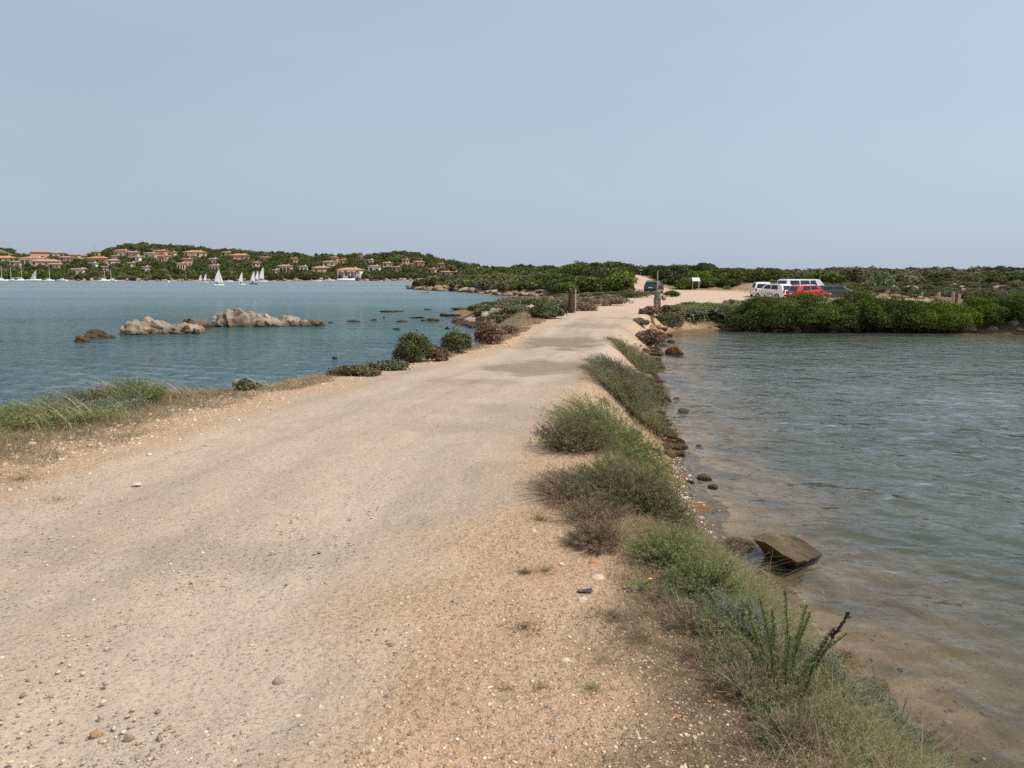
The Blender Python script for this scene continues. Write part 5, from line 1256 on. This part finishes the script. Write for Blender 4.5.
# ------------------------------------------------------------------ people on the crest of the path
def person(loc, rz, top, leg, label, arm=.1):
    e = empty('person', loc, rz); tag(e, label, 'person')
    def skin(name, pts, edges, mat, parent):
        me = bpy.data.meshes.new(name); me.from_pydata([p[0] for p in pts], edges, []); me.materials.append(mat)
        o = link(name, me, parent); m = o.modifiers.new('skin', 'SKIN'); me.skin_vertices.new() if not me.skin_vertices else None
        for i, p in enumerate(pts): me.skin_vertices[0].data[i].radius = p[1]
        me.skin_vertices[0].data[0].use_root = True
        s = o.modifiers.new('sub', 'SUBSURF'); s.levels = s.render_levels = 2; return o
    pts = [((0, 0, .95), (.15, .11)), ((0, 0, 1.15), (.14, .10)), ((0, 0, 1.38), (.17, .11)), ((0, 0, 1.5), (.06, .06)), ((0, .01, 1.6), (.085, .1)), ((0, .01, 1.7), (.075, .09)),
           ((.19, 0, 1.4), (.055, .055)), ((.24, 0, 1.13), (.045, .045)), ((.25, -arm, .88), (.032, .032)), ((.25, -arm - .03, .78), (.035, .025)),
           ((-.19, 0, 1.4), (.055, .055)), ((-.24, 0, 1.13), (.045, .045)), ((-.25, -arm, .88), (.032, .032)), ((-.25, -arm - .03, .78), (.035, .025)),
           ((.1, 0, .85), (.09, .09)), ((.11, 0, .48), (.06, .06)), ((.11, .03, .09), (.042, .042)), ((.11, -.12, .04), (.04, .03)),
           ((-.1, 0, .85), (.09, .09)), ((-.11, -.04, .48), (.06, .06)), ((-.11, 0, .09), (.042, .042)), ((-.11, -.15, .04), (.04, .03))]
    ed = [(0, 1), (1, 2), (2, 3), (3, 4), (4, 5), (2, 6), (6, 7), (7, 8), (8, 9), (2, 10), (10, 11), (11, 12), (12, 13), (0, 14), (14, 15), (15, 16), (16, 17), (0, 18), (18, 19), (19, 20), (20, 21)]
    skin('body', pts, ed, M_skin, e)
    t = [((0, 0, .93), (.17, .13)), ((0, 0, 1.15), (.155, .115)), ((0, 0, 1.38), (.185, .125)), ((0, 0, 1.46), (.1, .08)), ((.2, 0, 1.4), (.07, .07)), ((.24, 0, 1.2), (.06, .06)), ((-.2, 0, 1.4), (.07, .07)), ((-.24, 0, 1.2), (.06, .06))]
    skin('shirt', t, [(0, 1), (1, 2), (2, 3), (2, 4), (4, 5), (2, 6), (6, 7)], top, e)
    t = [((0, 0, .98), (.165, .125)), ((.1, 0, .84), (.105, .105)), ((.11, 0, .5), (.08, .08)), ((-.1, 0, .84), (.105, .105)), ((-.11, -.03, .5), (.08, .08))]
    skin('trousers', t, [(0, 1), (1, 2), (0, 3), (3, 4)], leg, e)
    MB().tube((0, .02, 1.62), (0, .02, 1.78), .1, .06, 10).build('hair', M_trim, e, smooth=True)
for px, Y, top, lab in [(633.5, 124, mat_plain('dark_shirt', (.03, .035, .06), .9, .1), 'left of two people in dark clothes at the top of the sandy path'), (641, 125, mat_plain('black_shirt', (.02, .025, .03), .9, .1), 'right of two people in dark clothes at the top of the sandy path')]:
    X = at(px, 270, Y); person((X, Y, gz(X, Y)), .3, top, M_navy if 0 else M_trim, lab)

# ------------------------------------------------------------------ grass, litter and gravel (uncountable)
def near_region(n, ymin, ymax, xmin, xmax, p=1.6, rng=RN):
    y = ymin + (ymax - ymin) * rng.random(n) ** p; x = rng.uniform(xmin, xmax, n); return x, y
def grass_field(name, n, side, label, hscale=1.0):
    rng = np.random.default_rng(101 + len(name))
    y = np.exp(rng.uniform(math.log(1.8), math.log(46), n)); 
    off = rng.uniform(0, 1, n)
    if side > 0:
        sx = np.interp(y, SHORE[1:14, 1], SHORE[1:14, 0]); ex = np.interp(y, ROAD[::-1][:12, 1][:12], ROAD[::-1][:12, 0][:12])
        x = ex + (sx - ex) * off
    else:
        pl = SHORE[::-1]; yy = pl[:18, 1]; xx = pl[:18, 0]; sx = np.interp(y, yy, xx); ex = np.interp(y, ROAD[:12, 1], ROAD[:12, 0]); x = ex + (sx - ex) * off
    z, d = terrain(x, y); r = road_d(x, y)
    cl = fbm(x, y, 2.0, 3, 61); cl2 = fbm(x, y, .9, 3, 67)
    if side > 0:
        # grassy from the shoulder of the bank down to the beach
        edge = np.interp(y, [1.8, 2.4, 3.6, 5.4, 8, 12, 20, 40], [1.0, 1.05, .78, .62, .35, .3, .2, .1])     # bare sand next to the wheel track
        dens = ss((-r - edge + .15 + (cl - .5) * .8) / .22) * ss((d - .42 - (cl - .5) * .4) / .2)
        beach = (y > 9.6) & (y < 13) & (d < 1.05); dens = np.where(beach, dens * .06, dens)
    else:
        dens = ss((-r - .0 + (cl - .5) * .9) / .4) * ss((d - .4) / .3)
    keepm = rng.random(n) < dens * (.35 + .65 * ss((cl - .3) / .3))
    x, y, z, r, d, cl, cl2 = [q[keepm] for q in (x, y, z, r, d, cl, cl2)]; m = len(x)
    inner = ss((-r - (.9 if side > 0 else .9)) / .6)                                                          # 0 by the road, 1 on the water side
    green = (rng.random(m) < np.clip((inner * .55 if side > 0 else inner * .3) + (cl2 - .5) * 1.6, .04, .75))
    hh = np.where(green, rng.uniform(.04, .13, m), rng.uniform(.03, .13, m) + .10 * (rng.random(m) < .06)) * (.6 + .8 * cl) * hscale * np.where(side < 0, 1.05, 1) * (.45 + .55 * np.clip(inner + .2, 0, 1))
    lean = rng.normal(0, .8, (m, 2)); lean[:, 0] += .08
    wd = np.clip(y * .00042, .0012, .012) * rng.uniform(.7, 1.3, m)
    tint = np.where(green, rng.uniform(.72, 1, m), rng.uniform(.02, .6, m) * .95)
    V, F, T = blades(rng, np.stack([x, y, z - .01], 1), hh, lean, wd, tint)
    print(name, m)
    return tag(link(name, mesh_np(name, V, F, L_grass, {'tint': T})), label, 'grass', None, 'stuff')
grass_field('bank_grass', 330000, 1, 'mixed green and straw coloured grass covering the right bank', 1.15)
grass_field('verge_grass', 300000, -1, 'dry brown grass and twigs along the left verge', 1.0)
def bank_herbs():
    rng = np.random.default_rng(515); SVs = []; SFs = []; LVs = []; LFs = []; Ts = []; a = b = 0; n = 0
    while n < 1700:
        y = math.exp(rng.uniform(math.log(2.2), math.log(34))); sx = np.interp(y, SHORE[1:14, 1], SHORE[1:14, 0]); ex = np.interp(y, ROAD[::-1][:12, 1], ROAD[::-1][:12, 0])
        edge = np.interp(y, [1.8, 2.4, 3.6, 5.4, 8, 12, 20, 40], [1.15, 1.15, .9, .7, .4, .3, .2, .1])
        if sx - .35 <= ex + edge: continue
        x = rng.uniform(ex + edge, sx - .35)
        if (9.4 < y < 13 and sx - x < 1.1): continue
        n += 1; h = rng.uniform(.05, .15) * (1 + max(0, y - 9) * .05) * (1.25 if rng.random() < .2 else 1); z = gz(x, y) - .01
        SV, SF, LV, LF, tt = sprig_arrays(rng, h * 1.3, h * 1.3, h, int(rng.integers(10, 22)), 16, .014 + y * .0006, .0024 + y * .0002, hv=.5, twidth=.0012 + y * .0001)
        o = np.array([x, y, z]); SVs.append(SV + o); SFs.append(SF + a); a += len(SV); LVs.append(LV + o); LFs.append(LF + b); b += len(LV)
        Ts.append(np.clip(tt * .5 + rng.uniform(0, .5), 0, 1))
    o = link('bank_herbs', mesh_np('bank_herbs', np.concatenate(SVs + LVs), [np.concatenate(SFs + [f + a for f in LFs])], L_herb, {'tint': np.concatenate([np.full(a, .1)] + Ts)}))
    tag(o, 'small mixed herbs growing through the grass of the right bank', 'herbs', None, 'stuff')
L_herb = mat_leaf('herb_leaf', [(0, (.13, .09, .06)), (.25, (.32, .25, .155)), (.45, (.20, .215, .09)), (.7, (.26, .30, .13)), (1, (.40, .41, .21))], .3)
bank_herbs()
def dry_ground_cover(name, n, pxr, yr, cond, s0, s1, mats_, label):
    items = []; k = 0
    while len(items) < n and k < n * 30:
        k += 1; y = random.uniform(*yr); x = at(random.uniform(*pxr), 300, y)
        if road_d(np.array([x]), np.array([y]))[0] > -.5: continue
        z, d = terrain(np.array([x]), np.array([y]))
        if d[0] < .8 or not cond(x, y): continue
        items.append((x, y, float(z[0]) - .05, random.uniform(s0, s1), random.choice(mats_), random.uniform(.3, .6)))
    merged(name, items, None, label, 'scrub')
DV = [bush_mesh('scrub', 800 + j, 2, 2, 1, 600, .16, m, jag=.2) for j, m in enumerate([L_brown, L_olive, L_brown, L_grey])]
dry_ground_cover('dry_ground_cover', 150, (500, 650), (46, 100), lambda x, y: True, .35, .9, DV, 'low dry brown plants covering the flat between the left bank and the hill')
dry_ground_cover('reef_ground_cover', 90, (425, 530), (50, 88), lambda x, y: True, .25, .7, DV[1:] + [FARV['mastic'][0]], 'low olive and brown plants on the spit behind the brown reef')
dry_ground_cover('shore_ground_cover', 90, (655, 745), (43, 62), lambda x, y: True, .4, .9, DV[1:] + [FARV['grey'][0]], 'low grey green ground cover on the right of the track behind the shoreline mats')
dry_ground_cover('slope_ground_cover', 260, (830, 1100), (52, 100), lambda x, y: True, .25, .6, DV, 'low brown and grey plants dotted over the dry slope at the right')
# sparse tufts in the bare sand near the camera
def tufts():
    rng = np.random.default_rng(77); Vs = []; Fs = []; Ts = []; b = 0
    for px, py, r, h, n, tlo, thi in [(615, 618, .16, .03, 900, .0, .5), (640, 640, .2, .03, 1100, .05, .55), (524, 574, .06, .03, 250, .0, .3), (545, 572, .08, .03, 260, .2, .9), (525, 628, .12, .025, 420, .0, .5), (592, 690, .06, .025, 260, .6, .9), (540, 690, .08, .02, 200, 0, .5),
                                     (750, 748, .12, .035, 700, .0, .4), (690, 655, .2, .04, 900, .05, .5), (600, 662, .1, .02, 220, .1, .8), (655, 600, .12, .04, 600, .05, .4), (700, 700, .12, .025, 260, .0, .5), (505, 690, .05, .02, 120, .0, .3), (735, 690, .16, .05, 900, .02, .5), (575, 545, .12, .05, 500, .05, .4), (540, 520, .15, .04, 400, .0, .4), (680, 675, .12, .02, 260, 0, .7),
                                     (20, 480, .3, .05, 500, 0, .5), (60, 500, .3, .03, 300, 0, .6)]:
        X, Y, Z = on_ground(px, py); a = rng.uniform(0, 6.28, n); rr = np.abs(rng.normal(0, r * .6, n)); x = X + np.cos(a) * rr; y = Y + np.sin(a) * rr; z = terrain(x, y)[0]
        V, F, T = blades(rng, np.stack([x, y, z - .003], 1), h * rng.uniform(.4, 1.2, n), rng.normal(0, 1.1, (n, 2)), np.full(n, .0012), rng.uniform(tlo, thi, n)); Vs.append(V); Fs.append(F + b); Ts.append(T); b += len(V)
    tag(link('sparse_tufts', mesh_np('sparse_tufts', np.concatenate(Vs), np.concatenate(Fs), L_grass, {'tint': np.concatenate(Ts)})), 'thin dry tufts scattered in the bare sand beside the track', 'grass', None, 'stuff')
tufts()
# arching straw stalks on the left bank
def straw(px, py, n, L, lean, label, seed):
    rng = np.random.default_rng(seed); X, Y, Z = on_ground(px, py)
    B = np.stack([X + rng.normal(0, .14, n), Y + rng.normal(0, .12, n), np.full(n, Z)], 1); B[:, 2] = terrain(B[:, 0], B[:, 1])[0]
    h = L * rng.uniform(.5, 1.1, n); ln = np.stack([rng.normal(lean, .22, n), rng.normal(0, .2, n)], 1)
    V, F, T = blades(rng, B, h, ln, np.full(n, .0045), rng.uniform(0, 1, n), segs=7, bend=.75)
    tag(link('straw_tussock', mesh_np('straw_tussock', V, F, L_straw, {'tint': T})), label, 'grass')
straw(122, 408, 55, .58, -1.0, 'arching straw coloured tussock left of the small dark shrub on the left bank', 1)
straw(176, 398, 48, .48, -1.25, 'pale straw tussock bending left over the water at the right end of the bank shrubs', 2)
straw(86, 424, 26, .55, -1.0, 'sparse straw tussock in front of the grey green feathery shrub', 3)
straw(48, 428, 16, .45, -.9, 'thin straw tussock before the bright green shrub at the left edge', 4)
straw(262, 388, 8, .35, -1.0, 'few thin straw stalks right of the small dry tuft', 5)

def gravel(name, n, fn, smin, smax, mat, label, seed):
    rng = np.random.default_rng(seed); x, y = fn(rng, n); z, d = terrain(x, y); m = d > -3.2; x, y, z = x[m], y[m], z[m]; n = len(x)
    s = smin * (smax / smin) ** (rng.random(n) ** 2.6)
    IV, IF = ico(1); a = rng.uniform(0, 6.28, n)
    sc = np.stack([s * rng.uniform(.8, 1.5, n), s * rng.uniform(.6, 1.1, n), s * rng.uniform(.35, .7, n)], 1)
    J = IV[None] * (1 + rng.normal(0, .22, (n, len(IV), 1))) * sc[:, None, :]
    X = J[..., 0] * np.cos(a)[:, None] - J[..., 1] * np.sin(a)[:, None] + x[:, None]; Y = J[..., 0] * np.sin(a)[:, None] + J[..., 1] * np.cos(a)[:, None] + y[:, None]; Z = J[..., 2] + (z + s * .02)[:, None]
    V = np.stack([X, Y, Z], -1).reshape(-1, 3); F = (IF[None] + (np.arange(n) * len(IV))[:, None, None]).reshape(-1, 3)
    tag(link(name, mesh_np(name, V, F, mat, {'tint': np.repeat(rng.random(n), len(IV))})), label, 'gravel', None, 'stuff')
def mat_peb(name, stops):
    t = NT(name); c = t.ramp(t.attr('tint'), stops); c = t.mix(t.ramp(t.noise(t.pos(), 60, 3), [(.3, .2), (.6, 0)]), c, (.2, .15, .1)); return t.pbr(c, .95, .08)
M_peb1 = mat_peb('road_pebbles', [(0, (.26, .19, .14)), (.2, (.40, .30, .22)), (.6, (.52, .40, .29)), (.85, (.62, .49, .37)), (1, (.74, .66, .55))])
M_peb2 = mat_peb('beach_pebbles', [(0, (.13, .08, .045)), (.4, (.30, .18, .09)), (.8, (.42, .28, .16)), (1, (.65, .58, .5))])
def f_road(rng, n):
    y = np.exp(rng.uniform(math.log(1.9), math.log(16), n * 2)); x = rng.uniform(-.8, .62, n * 2) * y
    r = road_d(x, y); q = fbm(x, y, .9, 3, 81); k = (rng.random(n * 2) < np.where(r > .4, .12 + .6 * ss((q - .52) / .1), .55)) & (r > -1.6) ; return x[k][:n], y[k][:n]
gravel('track_gravel', 12000, f_road, .0025, .0115, M_peb1, 'loose gravel and grit strewn over the dirt track', 5)
def f_verge(rng, n):
    y = np.exp(rng.uniform(math.log(2.0), math.log(9), n * 3)); x = np.interp(y, [2, 5.4, 8], [-.2, .25, .5]) + rng.uniform(-.4, 1.4, n * 3); r = road_d(x, y); k = (r < .3) & (r > -1.3); return x[k][:n], y[k][:n]
gravel('verge_gravel', 17000, f_verge, .0022, .0085, mat_peb('verge_pebbles', [(0, (.24, .13, .07)), (.3, (.42, .26, .15)), (.7, (.58, .40, .26)), (1, (.70, .56, .42))]), 'coarse orange grit of the bare right verge', 6)
def f_left(rng, n):
    y = np.exp(rng.uniform(math.log(4.5), math.log(34), n)); ex = np.interp(y, ROAD[:12, 1], ROAD[:12, 0]); return ex - rng.normal(.35, .4, n) , y
gravel('left_verge_gravel', 6500, f_left, .006, .030, mat_peb('left_pebbles', [(0, (.36, .26, .18)), (.6, (.54, .42, .31)), (1, (.70, .62, .52))]), 'pale stones of mixed size along the left verge', 7)
def f_beach(rng, n):
    y = rng.uniform(4, 36, n) ; y = 3.5 + 34 * rng.random(n) ** 1.6; sx = np.interp(y, SHORE[1:14, 1], SHORE[1:14, 0]); return sx + rng.normal(-.1, .22, n), y
gravel('beach_gravel', 7000, f_beach, .009, .04, M_peb2, 'ochre and brown pebbles along the right waterline', 8)
def f_bed(rng, n):
    y = rng.uniform(3.5, 16, n); sx = np.interp(y, SHORE[1:14, 1], SHORE[1:14, 0]); return sx + .05 + 2.6 * rng.random(n) ** 1.5, y
gravel('seabed_stones', 1100, f_bed, .007, .038, mat_peb('seabed_pebbles', [(0, (.10, .065, .035)), (.5, (.22, .14, .08)), (1, (.45, .31, .19))]), 'brown stones lying on the bottom of the shallows by the right bank', 12)
def f_foam(rng, n):
    y = rng.uniform(8.4, 12.4, n); sx = np.interp(y, SHORE[1:14, 1], SHORE[1:14, 0]); return sx + rng.normal(.02, .06, n), y
gravel('white_shells', 260, f_foam, .008, .03, mat_peb('white_shell', [(0, (.6, .56, .5)), (1, (.8, .78, .74))]), 'white shells and pebbles washed along the ochre beach', 9)

# notable single stones of the foreground
for i, (px, py, w, h, m, lab) in enumerate([
    (566, 663, 15, 5, M_white, 'cream flat stone alone on the orange verge in the near foreground'), (582, 603, 13, 5, M_white, 'white stone just below the dark blue scrap'),
    (597, 579, 17, 5, M_white, 'long pale stone between the red brick bit and the blue scrap'), (594, 564, 13, 5, M_brick, 'piece of red brick at the edge of the dry grass'),
    (532, 533, 9, 4, M_white, 'whitish stone by the track under the dark brown dry bush'), (521, 554, 10, 5, M_white, 'pale stone beside a flat weed at the track edge'), (562, 566, 9, 4, M_white, 'small pale stone right of a flat weed'),
    (619, 592, 7, 6, M_smallo, 'orange upright pebble beside the round leaved weed'), (277, 685, 18, 4, M_smallb, 'flat brown stone pressed into the track at the lower centre left'), (391, 646, 14, 4, M_smallb, 'flat dark brown stone set in the middle of the track'),
    (455, 707, 8, 5, M_smallb, 'small brown stone on the track near the bottom centre'), (637, 737, 8, 5, M_white, 'small pale stone low on the orange verge'), (320, 709, 7, 4, M_white, 'small cream stone on the track near the bottom'),
    (136, 485, 11, 1.4, M_white, 'thin pale stone near the left verge of the track'), (31, 445, 9, 4, M_white, 'bright white stone in the dry grass at the left edge'), (57, 452, 16, 4, M_white, 'flat pale stone right of the bright white one in the left verge'),
    (118, 428, 5, 3, M_white, 'small white stone in the middle of the left dry grass'), (190, 412, 6, 3, M_white, 'white stone near the right end of the left dry grass'), (94, 735, 16, 5, M_smallo, 'orange brown stone flush with the track at the bottom left'),
    (128, 741, 13, 5, M_smallb, 'brown stone right of the orange one at the bottom left'), (159, 742, 11, 5, M_smallb, 'dark reddish stone at the bottom left of the track'), (372, 754, 8, 5, M_white, 'pale chip of stone at the bottom of the track'),
    (676, 717, 12, 3, M_brick, 'salmon fragment pressed into the verge'), (386, 698, 9, 4, M_smallb, 'grey flat stone on the track right of centre'), (168, 730, 11, 3, M_smallb, 'flat greyish stone in the lower left of the track')]):
    wrock('loose_stone', px, py, w, h, 420 + i, m, lab, sub=3, cuts=7, depth=.7)
# blue scrap of plastic
X, Y, Z = on_ground(585, 593); mb = MB(); V = []; nx, ny = 9, 5
for i in range(nx):
    for j in range(ny): V.append(((i / (nx - 1) - .5) * .075, (j / (ny - 1) - .5) * .035, .008 + .008 * mn.noise(Vector((i * .7, j * .9, 3)))))
mb.add(V, [(i * ny + j, (i + 1) * ny + j, (i + 1) * ny + j + 1, i * ny + j + 1) for i in range(nx - 1) for j in range(ny - 1)])
o = mb.build('plastic_scrap', mat_plain('blue_plastic', (.045, .05, .065), .4, .4, .5, 60), None, (X, Y, Z + .004), .1); o.modifiers.new('s', 'SOLIDIFY').thickness = .003; tag(o, 'crumpled dark blue scrap of plastic on the sandy verge', 'litter')
# heap of brown seaweed at the water's edge
def seaweed(px, py, w, h, seed, label):
    X, Y, Z = on_ground(px, py); rng = np.random.default_rng(seed); n = 900; sc = Y / FPX
    a = rng.uniform(0, 6.28, n); r = np.sqrt(rng.random(n)); x = np.cos(a) * r * w * sc / 2; y = np.sin(a) * r * w * sc * .3; z = (1 - r ** 2) * h * sc * rng.random(n)
    V, F, T = blades(rng, np.stack([x, y, z], 1), rng.uniform(.02, .05, n), rng.normal(0, 1.4, (n, 2)), np.full(n, .003), rng.uniform(0, .4, n))
    tag(link('seaweed_heap', mesh_np('seaweed_heap', V, F, L_red, {'tint': T}), None, (X, Y, max(Z, 0))), label, 'seaweed')
seaweed(735, 548, 44, 10, 1, 'heap of reddish brown seaweed at the waterline left of the big slab'); seaweed(757, 588, 18, 5, 2, 'small dark scrap of seaweed in the shallows below the big slab'); seaweed(845, 658, 10, 4, 3, 'tiny scrap of seaweed floating right of the tall plant')
